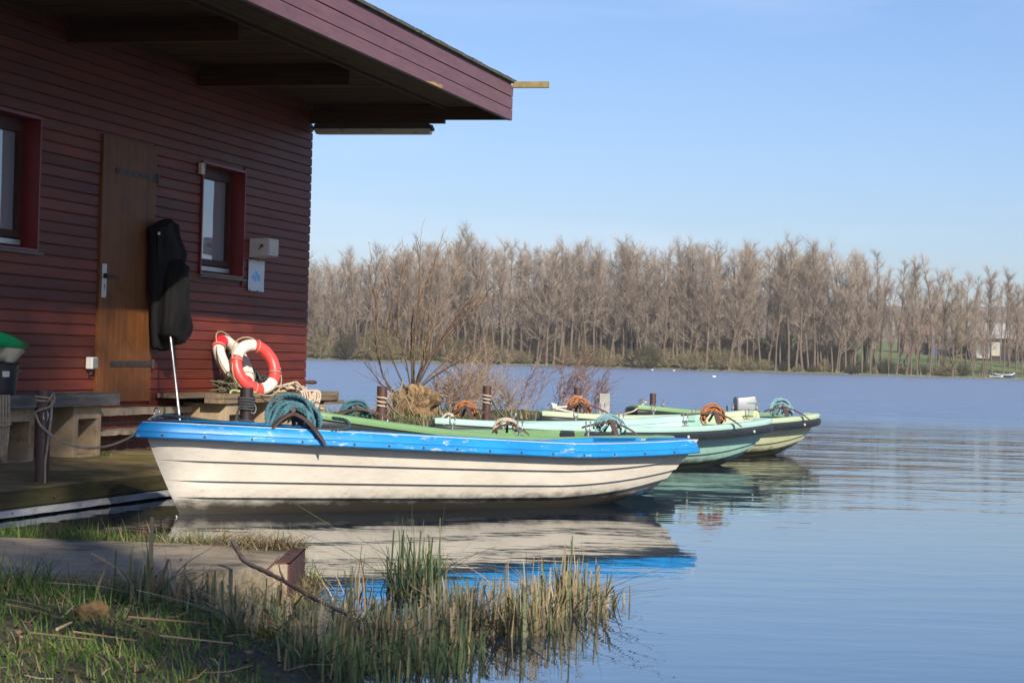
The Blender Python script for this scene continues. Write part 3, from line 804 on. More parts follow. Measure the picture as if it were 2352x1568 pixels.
for (x, y, top, r, lb) in ((1.198, -1.037, .711, .049, 'brown mooring post next to the rotten stump, with pale rope turns'), (1.268, 2.601, .699, .049, 'brown mooring post right of the rotten stump, standing behind the mint boat'), (1.49, 6.278, .664, .048, 'brown mooring post beside the reddish twiggy shrub'), (1.688, 10.466, .56, .045, 'bare brown mooring post farthest along the bank')):
    q = W(x, y, 0); PS.append(q); post((q.x, q.y, -.3 if y > 8 else .0), top, r, lb, ring_ang=R_(-50) if y < 8 else None)
def rope_obj(name, paths, r, m, label, cat='rope', group=None, twist=True):
    b = MB()
    for p_ in paths:
        if twist: b.rope(p_, r)
        else: b.tube(resample(p_, r * 2.5), r, 7)
    o = b.build(name, m, None, smooth=180); return tag(o, label, cat, group)
def turns(c, z, r, n, dz, a0=0, wob=.004, seed=0):
    return [Vector((c[0] + (r + wob * noise.noise(Vector((i * .4, seed, 0)))) * math.cos(a), c[1] + (r + wob * noise.noise(Vector((i * .4, seed, 4)))) * math.sin(a), z + dz * i / 12 + .006 * noise.noise(Vector((i * .35, seed, 8))))) for i, a in ((i, a0 + 2 * math.pi * i / 12) for i in range(int(12 * n) + 1))]
def sag(a, b_, drop, n=12):
    a = Vector(a); b_ = Vector(b_); return [a.lerp(b_, i / n) - Vector((0, 0, drop * 4 * (i / n) * (1 - i / n))) for i in range(n + 1)]
# ------------------------------------------------------------------ rowing boats
def hull_material(name, col, dirt, spots, line=.055, rough=.45):
    m, nt, nd, lk, p = newmat(name)
    tc = nd.new('ShaderNodeTexCoord'); sx = nd.new('ShaderNodeSeparateXYZ'); lk.new(tc.outputs['Object'], sx.inputs[0])
    big = noi(nt, coords(nt, (1.4, 1.4, 3)), 1.6, 6, .7); fine = noi(nt, coords(nt, (9, 9, 34)), 1.5, 6, .75)
    c = ramp(nt, [(.3, sc(col, .80)), (.6, col), (.8, sc(col, 1.08))], big).outputs[0]
    c = mix(nt, c, spots, ramp(nt, [(.61, 0), (.76, .8)], fine).outputs[0])
    # yellowed, then algae-black towards the water line
    def band(z0, z1, amt, k):
        ad = nd.new('ShaderNodeMath'); ad.operation = 'MULTIPLY_ADD'; lk.new(k, ad.inputs[0]); ad.inputs[1].default_value = amt; lk.new(sx.outputs[2], ad.inputs[2])
        mr = nd.new('ShaderNodeMapRange'); mr.inputs['From Min'].default_value = z0; mr.inputs['From Max'].default_value = z1; mr.inputs['To Min'].default_value = 1; mr.inputs['To Max'].default_value = 0
        lk.new(ad.outputs[0], mr.inputs[0]); return mr.outputs[0]
    st = noi(nt, coords(nt, (2.2, 2.2, 5)), 1.8, 7, .75)
    sx2 = noi(nt, coords(nt, (1.6, 1.6, 46), (0, R_(6), 0)), 2.0, 8, .8, 1.2)
    c = mix(nt, c, sc(spots, .35), ramp(nt, [(.66, 0), (.72, .75)], sx2).outputs[0])      # scrapes along the planks
    c = mix(nt, c, sc(dirt, 2.2), mixf(nt, band(.10, .27, .22, st), .55))
    c = mix(nt, c, dirt, mixf(nt, band(line + .075, line + .135, .17, st), .97))
    lk.new(c, p.inputs['Base Color']); p.inputs['Roughness'].default_value = rough
    lk.new(bumpn(nt, fine, .002), p.inputs['Normal'])
    return m
def mixf(nt, f, k):
    n = nt.nodes.new('ShaderNodeMath'); n.operation = 'MULTIPLY'; n.inputs[1].default_value = k; nt.links.new(f, n.inputs[0]); return n.outputs[0]
M['rubber'] = pm('black_rubber_rail', (.016, .017, .020), .38, .3, (5, 5, 5), spots=((.06, .06, .06), .18, 30))

def boat(label, bow, stern, zb, zm, zs, B, hullm, gunm, railm, rail_h, style, plug=True, rake_b=.36, rake_s=.22, tw=.80, dive=0.0):
    bow = Vector(bow); stern = Vector(stern); d = stern - bow; L = d.length; ang = math.atan2(d.y, d.x)
    root = empty('rowing_boat', (bow.x, bow.y, 0), ang); tag(root, label, 'rowing boat', 'rowing boats moored along the dock')
    ci, sheer = (.72, 1.15) if style == 'plain' else (.58, 2)
    def hb(t): return B * (math.sin(math.pi / 2 * min(1, t / .52)) ** .66 if t < .52 else 1 - (1 - tw) * ((t - .52) / .48) ** 2)
    def zg(t): return zm + (zb - zm) * ((ci - t) / ci) ** sheer if t < ci else zm + (zs - zm) * ((t - ci) / (1 - ci)) ** 2
    def zk(t): return -.13 + dive * 0 + .16 * max(0, (t - .70) / .30) ** 2
    def X(t, v): return (1 - t) * rake_b * (1 - v) ** 1.15 + t * (L - rake_s * (1 - v))
    def P(t, v, out=0.0, side=1):
        pw = .30 + .62 * (1 - t) ** 4
        h = hb(t) * max(0, v) ** pw * (1 - .05 * (1 - v)) + out * min(1, t / .05)
        return Vector((X(t, v), side * h, zk(t) + (zg(t) - zk(t)) * v))
    def inner(t, z):       # half width inside the planking at height z of the station under X(t, 1)
        v = max(0, (z - zk(t)) / (zg(t) - zk(t))); x = X(t, 1)
        t2 = max(0, min(1, (x - rake_b * (1 - v) ** 1.15) / (L - rake_s * (1 - v) - rake_b * (1 - v) ** 1.15)))
        if x > L - rake_s * (1 - v) - .05: t2 = 1
        return min(hb(t2) * v ** (.30 + .62 * (1 - t2) ** 4) * (1 - .05 * (1 - v)) - .035, hb(t) - .06)
    if style == 'plain': root.rotation_euler = (R_(-2.4), 0, ang)
    T = [(i / 36) ** 1.35 for i in range(37)]
    LAP = [1, .665, .485, .335, .0]
    vlist = []
    for a, c in zip(LAP, LAP[1:]):
        for j in range(4):
            q = j / 3; vlist.append((a + (c - a) * q, .002 + .020 * q if c > 0 else .002))
    b = MB(); nv = len(vlist)
    for side in (1, -1):
        vs = [P(t, v, o, side) for t in T for v, o in vlist]
        fs = [(i * nv + j, i * nv + j + 1, (i + 1) * nv + j + 1, (i + 1) * nv + j) for i in range(len(T) - 1) for j in range(nv - 1)]
        b.add(vs, fs)
    b.build('hull', hullm, root, smooth=28)
    # transom plate, with a cut-out for a motor on the working boats
    tp = [P(1, v, o) for v, o in vlist][::-1]
    prof = [(q.y, q.z) for q in tp]
    hw = prof[-1][0]; zt = prof[-1][1]
    top = [(hw, zt)] + ([(hw * .62, zt - .0), (hw * .50, zt - .10), (-hw * .50, zt - .10), (-hw * .62, zt)] if style == 'notch' else []) + [(-hw, zt)]
    outl = prof[:-1] + top + [(-y, z) for y, z in prof[:-1]][::-1]
    def tx(z): v = (z - zk(1)) / (zg(1) - zk(1)); return L - rake_s * (1 - v)
    n = len(outl); b = MB()
    b.add([(tx(z) - .035, y, z) for y, z in outl] + [(tx(z) + .004, y, z) for y, z in outl], [tuple(range(n)), tuple(range(2 * n - 1, n - 1, -1))] + [(i, n + i, n + (i + 1) % n, (i + 1) % n) for i in range(n)])
    b.build('transom', hullm, root)
    # gunwale outline (bow, near side, round the stern corner, transom)
    half = [(X(t, 1), hb(t), zg(t)) for t in T if t < .968]
    cx, cy, cz = L, hb(1), zg(1)
    half += [(cx - .055, cy - .004, cz), (cx - .022, cy - .022, cz), (cx - .006, cy - .055, cz)]
    if style == 'notch': half += [(cx - .0, cy * .66, cz)]
    else: half += [(cx, cy * .6, cz), (cx, cy * .2, cz), (cx, .0, cz)]
    path = [Vector((x, -y, z)) for x, y, z in half[:0:-1]] + [Vector(q) for q in half]
    if style != 'notch': path = path[1:]
    def sweep(prof_, name, matl, parent, sm=40):
        k = len(path); rings = []
        for i in range(k):
            a = path[max(i - 1, 0)]; c = path[min(i + 1, k - 1)]; tdir = (c - a); tdir.z = 0; tdir.normalize()
            nrm = Vector((tdir.y * -1, tdir.x, 0))
            if nrm.dot(path[i] - Vector((L * .55, 0, 0))) < 0: nrm = -nrm
            rings.append([path[i] + nrm * o_ + Vector((0, 0, h_)) for o_, h_ in prof_])
        m_ = len(prof_); b = MB()
        b.add([q for r in rings for q in r], [(i * m_ + j, i * m_ + (j + 1) % m_, (i + 1) * m_ + (j + 1) % m_, (i + 1) * m_ + j) for i in range(k - 1) for j in range(m_)] + [tuple(range(m_)), tuple((k - 1) * m_ + j for j in range(m_))[::-1]])
        return b.build(name, matl, parent, smooth=sm)
    H = rail_h
    if style == 'notch':
        rail = sweep([(.004, -H - .046), (.034, -H - .040), (.046, -H * .5 - .046), (.040, -.054), (.024, -.045), (.004, -.045)], 'rub_rail', railm, root)
        cap = [(.004, -.042), (.022, -.039), (.027, -.018), (.024, .0), (.008, .012), (-.055, .012), (-.075, .0), (-.078, -.05), (.0, -.06)]
    else:
        rail = sweep([(.004, -H), (.040, -H + .002), (.047, -H + .010), (.046, -H + .036), (.038, -H + .042), (.004, -H + .044)], 'rub_rail', railm, root)
        cap = [(.004, -H + .042), (.034, -H + .044), (.028, -.03), (.008, -.008), (-.03, .008), (-.07, .010), (-.095, .002), (-.10, -.05), (.0, -.06)]
    # dark screw heads along the rail, pale drain plugs on the working boats
    acc = 0; k_ = 0
    for i in range(1, len(path)):
        acc += (path[i] - path[i - 1]).length
        if acc > .235 and 1 < i < len(path) - 2:
            acc = 0; k_ += 1
            a = path[i - 1]; c = path[i + 1]; td = (c - a).normalized(); nr = Vector((-td.y, td.x, 0)).normalized()
            if nr.dot(path[i] - Vector((L * .55, 0, 0))) < 0: nr = -nr
            zc = -H * .5 - .046 if style == 'notch' else -H + .022
            q = path[i] + nr * .044 + Vector((0, 0, zc))
            big = plug and k_ % 4 == 2
            b = MB(); b.tube([q, q + nr * .009], [.016, .013] if big else [.0085, .006], 10)
            b.build('plug' if big else 'screw', M['white'] if big else (M['rust'] if style != 'notch' else M['iron']), rail)
    gun = sweep(cap, 'gunwale', gunm, root)
    # inside: foredeck, lining, floor, benches
    b = MB(); ts = [t for t in T if t <= .24]; n = 9
    vs = []
    for t in ts:
        for j in range(n):
            q = -1 + 2 * j / (n - 1); vs.append((X(t, 1), hb(t) * q * .99, zg(t) + .009 + (.028 if style == 'plain' else .006) * (1 - q * q) * min(1, t * 8)))
    fs = [(i * n + j, i * n + j + 1, (i + 1) * n + j + 1, (i + 1) * n + j) for i in range(len(ts) - 1) for j in range(n - 1)]
    b.add(vs, fs); b.build('foredeck', gunm, root, smooth=40)
    b = MB(); tr = [t for t in T if ts[-1] - 1e-6 <= t <= .975] + [.978]
    fz = .045
    for side in (1, -1):
        vs = []
        for t in tr:
            zt_ = zg(t) - .03; f_ = max(fz, zk(t) + .03)
            for q in (1, .66, .33, 0):
                zz = f_ + .015 + (zt_ - f_ - .015) * q; vs.append((min(X(t, 1) - (.03 if t > .97 else 0), L - rake_s * (1 - (zz - zk(1)) / (zg(1) - zk(1))) - .06), side * max(.005, inner(t, zz)), zz))
            vs.append((min(X(t, 1), L - rake_s * (1 - (f_ - zk(1)) / (zg(1) - zk(1))) - .06), 0, f_))
        b.add(vs, [(i * 5 + j, i * 5 + j + 1, (i + 1) * 5 + j + 1, (i + 1) * 5 + j) for i in range(len(tr) - 1) for j in range(4)])
        t = tr[0]; a = hb(t); b.add([(X(t, 1), 0, zg(t) + .03), (X(t, 1), side * a * .98, zg(t)), (X(t, 1), side * max(.01, inner(t, fz + .02)) * .95, fz), (X(t, 1), 0, fz)], [(0, 1, 2, 3)])
    b.build('lining', gunm, root, smooth=40)
    for t in (.45, .70, .90):
        b = MB(); a = min(inner(t, zg(t) - .19), inner(min(1, t + .035), zg(t) - .19)) - .01; x = X(t, 1); z = zg(t) - .16
        b.box(x - .13, x + .13, -a, a, z - .03, z, 0, .006); a2 = min(inner(t, fz + .05), inner(min(1, t + .03), fz + .05)) * .9; b.box(x - .11, x + .11, -a2, a2, fz + .05, z - .03); b.build('thwart', gunm, root)
    for t in ((.40, .62) if style == 'notch' else ()):
        for s in (1, -1):
            q = Vector((X(t, 1), s * (hb(t) - .02), zg(t) + .012)); b = MB()
            b.tube([q, q + Vector((0, 0, .03))], .012, 10); b.box(q.x - .04, q.x + .04, q.y - .018, q.y + .018, q.z - .002, q.z + .006)
            c = q + Vector((0, 0, .075))
            b.tube([c + Vector((-.036, 0, .045)), c + Vector((-.036, 0, .02))] + [c + Vector((.038 * math.sin(a), 0, -.042 * math.cos(a))) for a in np.linspace(-1.5, 1.5, 13)] + [c + Vector((.036, 0, .02)), c + Vector((.036, 0, .045))], [.008, .006] + [.006 + .004 * math.cos(a) for a in np.linspace(-1.5, 1.5, 13)] + [.006, .008], 8)
            b.build('rowlock', M['steel'], root, smooth=50)
    b = MB(); q = Vector((.10, 0, zg(.03) + .03))
    b.tube([q + Vector((.0, .03 * math.sin(a), .03 + .03 * math.cos(a))) for a in np.linspace(0, 2 * math.pi, 16)[:-1]], .005, 6, closed=True)
    b.tube([q + Vector((-.04, 0, 0)), q + Vector((.05, 0, 0))], .006, 6); b.build('bow_ring', M['steel'], root, smooth=50)
    mw = Matrix.Translation((bow.x, bow.y, 0)) @ Matrix.Rotation(ang, 4, 'Z')
    def at(t, q, dz=0.0): return mw @ Vector((X(t, 1), hb(t) * q, zg(t) + dz))
    return root, at

def flaky_blue():
    m, nt, nd, lk, p = newmat('flaking_blue_paint')
    v = noi(nt, coords(nt, (2, 2, 2)), 1.5, 4, .6)
    c = ramp(nt, [(.3, (.010, .180, .45)), (.7, (.016, .245, .56))], v).outputs[0]
    f = noi(nt, coords(nt, (5, 5, 22)), 1.7, 8, .78); big = noi(nt, coords(nt, (1.1, 1.1, 1.1)), 1.4, 3, .5)
    mu = nd.new('ShaderNodeMath'); mu.operation = 'MULTIPLY_ADD'; lk.new(big, mu.inputs[0]); mu.inputs[1].default_value = .35; lk.new(f, mu.inputs[2])
    c = mix(nt, c, (.40, .44, .45), ramp(nt, [(.78, 0), (.81, .9)], mu.outputs[0]).outputs[0])
    d = noi(nt, coords(nt, (7, 7, 30)), 2.1, 7, .75)
    c = mix(nt, c, (.010, .035, .07), ramp(nt, [(.64, 0), (.74, .8)], d).outputs[0])
    lk.new(c, p.inputs['Base Color']); p.inputs['Roughness'].default_value = .38
    lk.new(bumpn(nt, f, .002), p.inputs['Normal'])
    return m
M['blue'] = flaky_blue()
# the five boats, bow and stern on the water plane
BOW = {'white': (-2.235, 13.06), 'green': (-1.43, 15.1), 'mint': (-.635, 18.6), 'yellow': (.345, 21.8), 'far': (1.52, 25.2)}
r_w, at_w = boat('cream white rowing boat with flaking blue gunwale, nearest to the reeds', BOW['white'], (1.02, 15.86), .572, .428, .452, .64,
    hull_material('cream_hull', (.66, .60, .50), (.030, .024, .016), (.20, .17, .13)), M['blue'], M['blue'], .102, 'plain', False, rake_b=.34, rake_s=.26, tw=.86)
r_g, at_g = boat('leaf green rowing boat with black rub rail, behind the blue and white boat', BOW['green'], (1.0, 19.05), .602, .40, .372, .68,
    hull_material('dark_green_hull', (.014, .034, .022), (.012, .014, .010), (.04, .06, .04)), pm('leaf_green_gelcoat', (.165, .29, .125), .4, .10, (2, 2, 2), spots=((.06, .10, .05), .22, (20, 20, 20))), M['rubber'], .08, 'notch')
r_m, at_m = boat('mint rowing boat with black rub rail and orange rope, third from the front', BOW['mint'], (2.28, 22.32), .475, .405, .47, .68,
    hull_material('mint_hull', (.35, .57, .47), (.050, .055, .028), (.14, .32, .28)), pm('mint_gelcoat', (.37, .55, .48), .4, .10, (2, 2, 2), spots=((.20, .46, .42), .3, (3, 3, 8))), M['rubber'], .08, 'notch')
r_y, at_y = boat('pale yellow green rowing boat with an outboard motor at its stern', BOW['yellow'], (3.22, 25.3), .485, .41, .47, .66,
    hull_material('yellow_green_hull', (.54, .56, .33), (.060, .050, .022), (.22, .20, .09)), pm('pale_lime_gelcoat', (.44, .53, .34), .4, .10, (2, 2, 2), spots=((.26, .32, .18), .25, (16, 16, 16))), M['rubber'], .08, 'notch')
r_f, at_f = boat('green rowing boat farthest from the dock, with pale rope over its bow', BOW['far'], (3.25, 29.4), .505, .40, .36, .66,
    hull_material('far_green_hull', (.014, .034, .022), (.012, .014, .010), (.04, .06, .04)), pm('soft_green_gelcoat', (.21, .34, .165), .4, .10, (2, 2, 2)), M['rubber'], .08, 'notch')

# bare split in the blue rail of the front boat is left to the paint; outboard motor on the pale boat's far quarter
def outboard(loc, rz):
    t = empty('outboard_motor', loc, rz); tag(t, 'silver grey outboard motor clamped to the pale yellow green boat', 'outboard motor')
    silver = pm('silver_cowl', (.23, .24, .25), .36, .06, metal=.3); dk = pm('dark_motor_plastic', (.02, .021, .023), .4, .2)
    import bmesh
    def cowl(z0, z1, s0, s1, y0, y1, x0, x1, bv, m_, name):
        bm = bmesh.new(); bmesh.ops.create_cube(bm, size=1)
        for v in bm.verts:
            tz = v.co.z + .5; k = s0 + (s1 - s0) * tz
            v.co = Vector(((x0 + x1) / 2 + v.co.x * (x1 - x0) * k - (.03 * tz if z1 - z0 > .1 else 0), (y0 + y1) / 2 + v.co.y * (y1 - y0) * k, z0 + (z1 - z0) * tz + (.035 * (v.co.x) if z1 - z0 > .1 and tz > .5 else 0)))
        bmesh.ops.bevel(bm, geom=bm.edges[:], offset=bv, segments=4, affect='EDGES', profile=.55)
        b = MB(); b.bm(bm); return b.build(name, m_, t, smooth=50)
    c = cowl(.02, .235, 1.0, .86, -.115, .115, -.17, .17, .028, silver, 'cowl')
    cowl(-.005, .02, 1.0, 1.0, -.118, .118, -.172, .172, .008, dk, 'cowl_seam')
    cowl(-.10, -.006, .8, .96, -.105, .105, -.15, .15, .025, silver, 'lower_cowl')
    cowl(.198, .224, 1, .9, -.035, .035, -.178, -.11, .008, dk, 'pull_grip')
    b = MB(); b.tube([(0, 0, -.1), (.02, 0, -.45), (.02, 0, -.75)], [.055, .04, .035], 14); b.build('leg', dk, t, smooth=50)
    b = MB(); b.tube([(-.1, -.06, -.06), (-.30, -.09, -.02), (-.42, -.10, .0)], [.016, .015, .019], 10); b.tube([(-.30, -.05, -.02), (-.31, -.05, .09)], .012, 8); b.build('tiller', dk, t, smooth=50)
    b = MB(); b.box(-.20, -.12, -.08, .08, -.24, -.06, 0, .01); b.build('clamp', dk, t)
    fc = bpy.data.curves.new('lettering', 'FONT'); fc.body = 'HONDA'; fc.size = .042; fc.extrude = .001; fc.align_x = 'CENTER'; fc.space_character = 1.1
    tmp = bpy.data.objects.new('lettering', fc); scene.collection.objects.link(tmp)
    bpy.context.view_layer.update(); dg = bpy.context.evaluated_depsgraph_get()
    me = bpy.data.meshes.new_from_object(tmp.evaluated_get(dg)); bpy.data.objects.remove(tmp)
    lo = bpy.data.objects.new('lettering', me); scene.collection.objects.link(lo); me.materials.clear(); me.materials.append(pm('green_letter', (.01, .22, .13), .5, .1))
    lo.parent = t; lo.location = (.075, -.1135, .125); lo.rotation_euler = (R_(90 - 4), 0, 0); lo.scale = (1.15, 1, 1)
    return t
om = outboard((3.265, 29.52, .372), R_(12)); om['label'] = 'silver grey outboard motor on the stern of the farthest green boat'; om.scale = (.95, .95, .92)

# ------------------------------------------------------------------ anchors wound with rope
def coil_pts(R1, R2, n, wid, seed, a0=-.35, a1=math.pi + .35):
    """loops of rope standing as an arch: n strands side by side"""
    r = random.Random(seed); out = []
    for k in range(n):
        off = (k / (n - 1) - .5) * wid; q = r.uniform(-.018, .018); ox = r.gauss(0, .007); oz = r.gauss(0, .006); b0 = r.uniform(-.35, .35)
        rr1 = R1 * (1 - .24 * (2 * k / (n - 1) - 1) ** 2) + q; rr2 = R2 * (1 - .26 * (2 * k / (n - 1) - 1) ** 2) + q
        tw = r.uniform(-.25, .25)
        out.append([Vector((rr1 * math.cos(a) + ox + .012 * math.sin(3 * a + k * 2), off * (1 + .4 * math.cos(a + k)) + tw * .16 * math.cos(a) + .018 * math.sin(2 * a + k * 1.3), oz + rr2 * math.sin(a) * (1 + .08 * math.sin(2 * a + k * 2.1)))) for a in np.linspace(a0 + b0, a1 + b0, 16)])
    return out
M['anchor'] = pm('rusty_anchor_iron', (.060, .032, .024), .7, .4, (14, 14, 14), spots=((.13, .055, .028), .35, 18), bump=.002)
def fluke(ang, reach, drop, w=.052):
    """a curved pointed iron arm"""
    b = MB(); n = 9; d = Vector((math.cos(ang), math.sin(ang), 0)); sd_ = Vector((-d.y, d.x, 0)); vs = []
    for i in range(n):
        q = i / (n - 1); p = d * reach * q + Vector((0, 0, .03 - drop * q ** 1.7)); ww = w * (.55 + .6 * q) * (1 if q < .78 else (1 - q) / .22 + .05); th = .008
        for s, z in ((-1, -th), (1, -th), (1, th), (-1, th)): vs.append(p + sd_ * ww * .5 * s + Vector((0, 0, z)))
    fs = [(i * 4 + j, i * 4 + (j + 1) % 4, i * 4 + 4 + (j + 1) % 4, i * 4 + 4 + j) for i in range(n - 1) for j in range(4)] + [(3, 2, 1, 0), tuple((n - 1) * 4 + k for k in range(4))]
    b.add(vs, fs); return b
def anchor(loc, rz, rope_m, label, s=1.0, seed=1, flukes=((-.5, .19, .10), (3.6, .19, .10), (1.0, .18, .10), (2.4, .18, .10)), lean=0.0, loops=8, rr=.011, R1=.135, R2=.125):
    t = empty('anchor', loc, rz); t.scale = (s, s, s); tag(t, label, 'anchor', 'rusty anchors with wound rope on the boats')
    for f in flukes: fluke(*f).build('fluke', M['anchor'], t)
    b = MB(); b.tube([(0, 0, .05), (.0, .06, .02), (.02, .30, -.05)], [.014, .013, .012], 8); b.build('shank', M['anchor'], t)
    b = MB()
    for q in coil_pts(R1, R2, loops, .11, seed): b.rope([p_ + Vector((0, .075, -.015)) for p_ in q], rr)
    for q in coil_pts(R1 * .8, R2 * .8, max(3, loops - 4), .10, seed + 50): b.rope([p_ + Vector((0, .075, -.015)) for p_ in q], rr)
    o = b.build('rope', rope_m, t, smooth=180); return t
def P3(v, dz=0): return (v.x, v.y, v.z + dz)
ANCH = [
  (P3(at_w(.196, -.86, .075)), R_(8), M['teal_rope'], 'rusty anchor with big teal rope coil on the bow of the blue railed boat', 1.15, 3, ((-.30, .19, .165), (3.55, .17, .13), (1.2, .15, .06), (2.1, .15, .06)), 9, .0115, .125, .125),
  (P3(at_g(.16, .25, .080)), R_(20), M['teal_rope'], 'anchor wound with blue teal rope on the bow of the leaf green boat', 1.0, 5, ((-.15, .26, .07), (3.3, .17, .05), (.6, .22, .06)), 8, .010, .10, .085),
  (P3(at_g(.80, -.62, .080)), R_(10), M['ltblue_rope'], 'anchor wound with pale blue rope at the stern of the leaf green boat', 1.0, 7, ((-1.3, .13, .12), (3.0, .24, .05), (-.25, .26, .11)), 8, .010, .105, .10),
  (P3(at_g(.40, -.80, .070)), R_(5), M['white_rope'], 'anchor with cream rope half hidden behind the blue rail of the front boat', .85, 9, ((-.25, .20, .09), (3.4, .15, .08)), 5, .010, .12, .10),
  (P3(at_m(.10, .2, .090)), R_(10), M['orange_rope'], 'anchor wound with orange rope on the bow of the mint boat', 1.0, 11, ((-.3, .30, .10), (-1.3, .12, .10), (3.3, .14, .06)), 8, .010, .10, .105),
  (P3(at_m(.775, -.80, .085)), R_(8), M['orange_rope'], 'anchor wound with orange rope at the stern of the mint boat', 1.05, 13, ((-1.4, .12, .11), (3.05, .32, .03), (-.3, .26, .12)), 9, .010, .105, .105),
  (P3(at_y(.155, .2, .085)), R_(10), M['orange_rope'], 'anchor wound with orange rope on the bow of the pale yellow green boat', 1.05, 15, ((-.25, .33, .11), (-1.2, .14, .09), (3.3, .14, .06)), 8, .010, .10, .105),
  (P3(at_y(.855, -.72, .080)), R_(8), M['ltblue_rope'], 'anchor wound with pale teal rope at the stern of the pale yellow green boat', 1.1, 17, ((-1.4, .15, .13), (3.05, .20, .05), (-.3, .28, .12)), 8, .010, .105, .105),
]
for (loc, rz, rm, lb, s, sd_, fl, lo_, rr, r1, r2) in ANCH: anchor(loc, rz, rm, lb, s, sd_, fl, 0, lo_, rr, r1, r2)

# ------------------------------------------------------------------ mooring lines
zt = P1T
q = turns((P1.x, P1.y), zt - .035, .052, 1.6, -.022, 2.6, .003, 1)
e_ = Vector((P1.x + .052, P1.y - .045, zt - .10)); bowring = at_w(.03, 0, .075)
rope_obj('mooring_rope', [
    q + [Vector((P1.x + .055, P1.y - .03, zt - .06)), Vector((P1.x + .062, P1.y - .05, zt - .03))],
    [Vector((P1.x + .030, P1.y - .055, zt - .075)), Vector((P1.x + .05, P1.y - .07, zt - .05)), Vector((P1.x + .07, P1.y - .06, zt - .02)), Vector((P1.x + .072, P1.y - .05, zt - .07)), Vector((P1.x + .05, P1.y - .065, zt - .10)), Vector((P1.x + .02, P1.y - .065, zt - .11)), Vector((P1.x - .03, P1.y - .05, zt - .13)), Vector((P1.x - .06, P1.y - .01, zt - .15)), Vector((P1.x - .04, P1.y + .03, zt - .15))],
    [Vector((P1.x + .06, P1.y - .05, zt - .05)), Vector((P1.x + .058, P1.y - .055, zt - .16)), Vector((P1.x + .045, P1.y - .06, zt - .32)), Vector((P1.x + .03, P1.y - .06, zt - .46)), Vector((P1.x + .037, P1.y - .075, DZ + .008)), Vector((P1.x + .04, P1.y - .10, DZ + .008))],
    [Vector((P1.x - .045, P1.y - .035, zt - .145)), Vector((P1.x + .0, P1.y - .07, zt - .22))] + sag((P1.x + .04, P1.y - .06, zt - .27), (bowring.x - .02, bowring.y, bowring.z - .03), .14, 12)[1:] + [bowring + Vector((0, 0, -.02))],
    [bowring + Vector((-.02, 0, -.02)), bowring + Vector((-.07, -.02, -.05)), bowring + Vector((-.10, -.03, -.085)), bowring + Vector((-.075, -.035, -.10)), bowring + Vector((-.06, -.02, -.07)), bowring + Vector((-.09, -.02, -.06))],
  ], .0085, M['tan_rope'], 'tan mooring rope tied round the front brown post, sagging to the blue bow')
rope_obj('anchor_rope', [[at_w(.03, 0, .05), at_w(.05, -.1, .045), at_w(.09, -.35, .03), at_w(.14, -.55, .022), at_w(.19, -.78, .02), at_w(.235, -.92, .022), at_w(.265, -.94, .03), at_w(.285, -.85, .05), at_w(.29, -.7, .09), at_w(.285, -.5, .10)]], .0125, M['navy_rope'], 'dark teal rope lying along the blue bow to the big rope coil')
q = PB
rope_obj('mooring_rope', [turns((q.x, q.y), .675, .058, 5.3, -.020, 0, .012, 3), turns((q.x, q.y), .50, .056, 2.4, -.018, 1, .008, 5),
    [Vector((q.x - .045, q.y - .04, .60)), Vector((q.x - .075, q.y - .05, .48)), Vector((q.x - .085, q.y - .06, .36)), Vector((q.x - .09, q.y - .06, .22))]], .010, M['grey_rope'], 'dark grey rope wound many times round the black brown post')
def moor(pt, top, target, rope_m, label, n=3.0, r=.055, seed=0, drop=.05):
    z = top - .09
    rope_obj('mooring_rope', [turns((pt.x, pt.y), z, r, n, -.040, 1.2, .003, seed), [Vector((pt.x + .05, pt.y - .03, z - .05))] + sag((pt.x + .055, pt.y - .02, z - .08), target, drop, 8)[1:]], .009, rope_m, label, twist=False)
bg_ = at_g(.03, 0, .06); bm_ = at_m(.03, 0, .06); by_ = at_y(.03, 0, .06); bf_ = at_f(.03, 0, .06)
moor(PS[0], .711, atz(948, 958, .14), M['white_rope'], 'pale rope turned three times round the post next to the stump', seed=1)
moor(PS[1], .699, atz(1172, 962, .15), M['white_rope'], 'pale rope turned three times round the post behind the mint boat', seed=2)
moor(PS[2], .664, Vector((PS[2].x + .06, PS[2].y - .05, .40)), M['white_rope'], 'pale rope turned three times round the post beside the reddish shrub', seed=4)
rope_obj('mooring_rope', [[bg_ + Vector((.03, .03, -.02)), at_g(.02, .0, .04), at_g(.0, .1, .03), at_g(.0, .3, -.03) + Vector((-.06, .05, -.05))], [at_g(.02, .2, .03), at_g(.01, .4, .02), at_g(0, .2, -.04) + Vector((-.05, 0, -.03))]], .011, M['tan_rope'], 'short tan rope through the ring on the leaf green bow')
rope_obj('mooring_rope', [[bm_, at_m(.04, -.2, .035), at_m(.02, -.6, .025), at_m(.01, -.9, -.02) + Vector((-.03, -.03, -.05))], [at_m(.05, .1, .05), at_m(.03, -.1, .045), at_m(.012, -.4, .03), at_m(.0, -.5, -.06) + Vector((-.05, -.02, -.05))]], .011, M['white_rope'], 'pale rope knotted through the ring on the mint bow')
rope_obj('mooring_rope', [[by_ + Vector((.02, .02, .03)), by_, at_y(.05, -.5, .03), at_y(.055, -1.0, .0), at_y(.055, -1.1, -.14), at_y(.05, -1.1, -.25)], turns((by_.x + .02, by_.y), by_.z - .02, .025, 2.5, .02, 0, .008, 6), [by_, by_ + Vector((.10, .0, .0)), by_ + Vector((.15, .0, .01))]], .011, pm('clean_white_rope', (.60, .58, .52), .9, .2), 'white rope knotted on the bow of the pale yellow green boat')
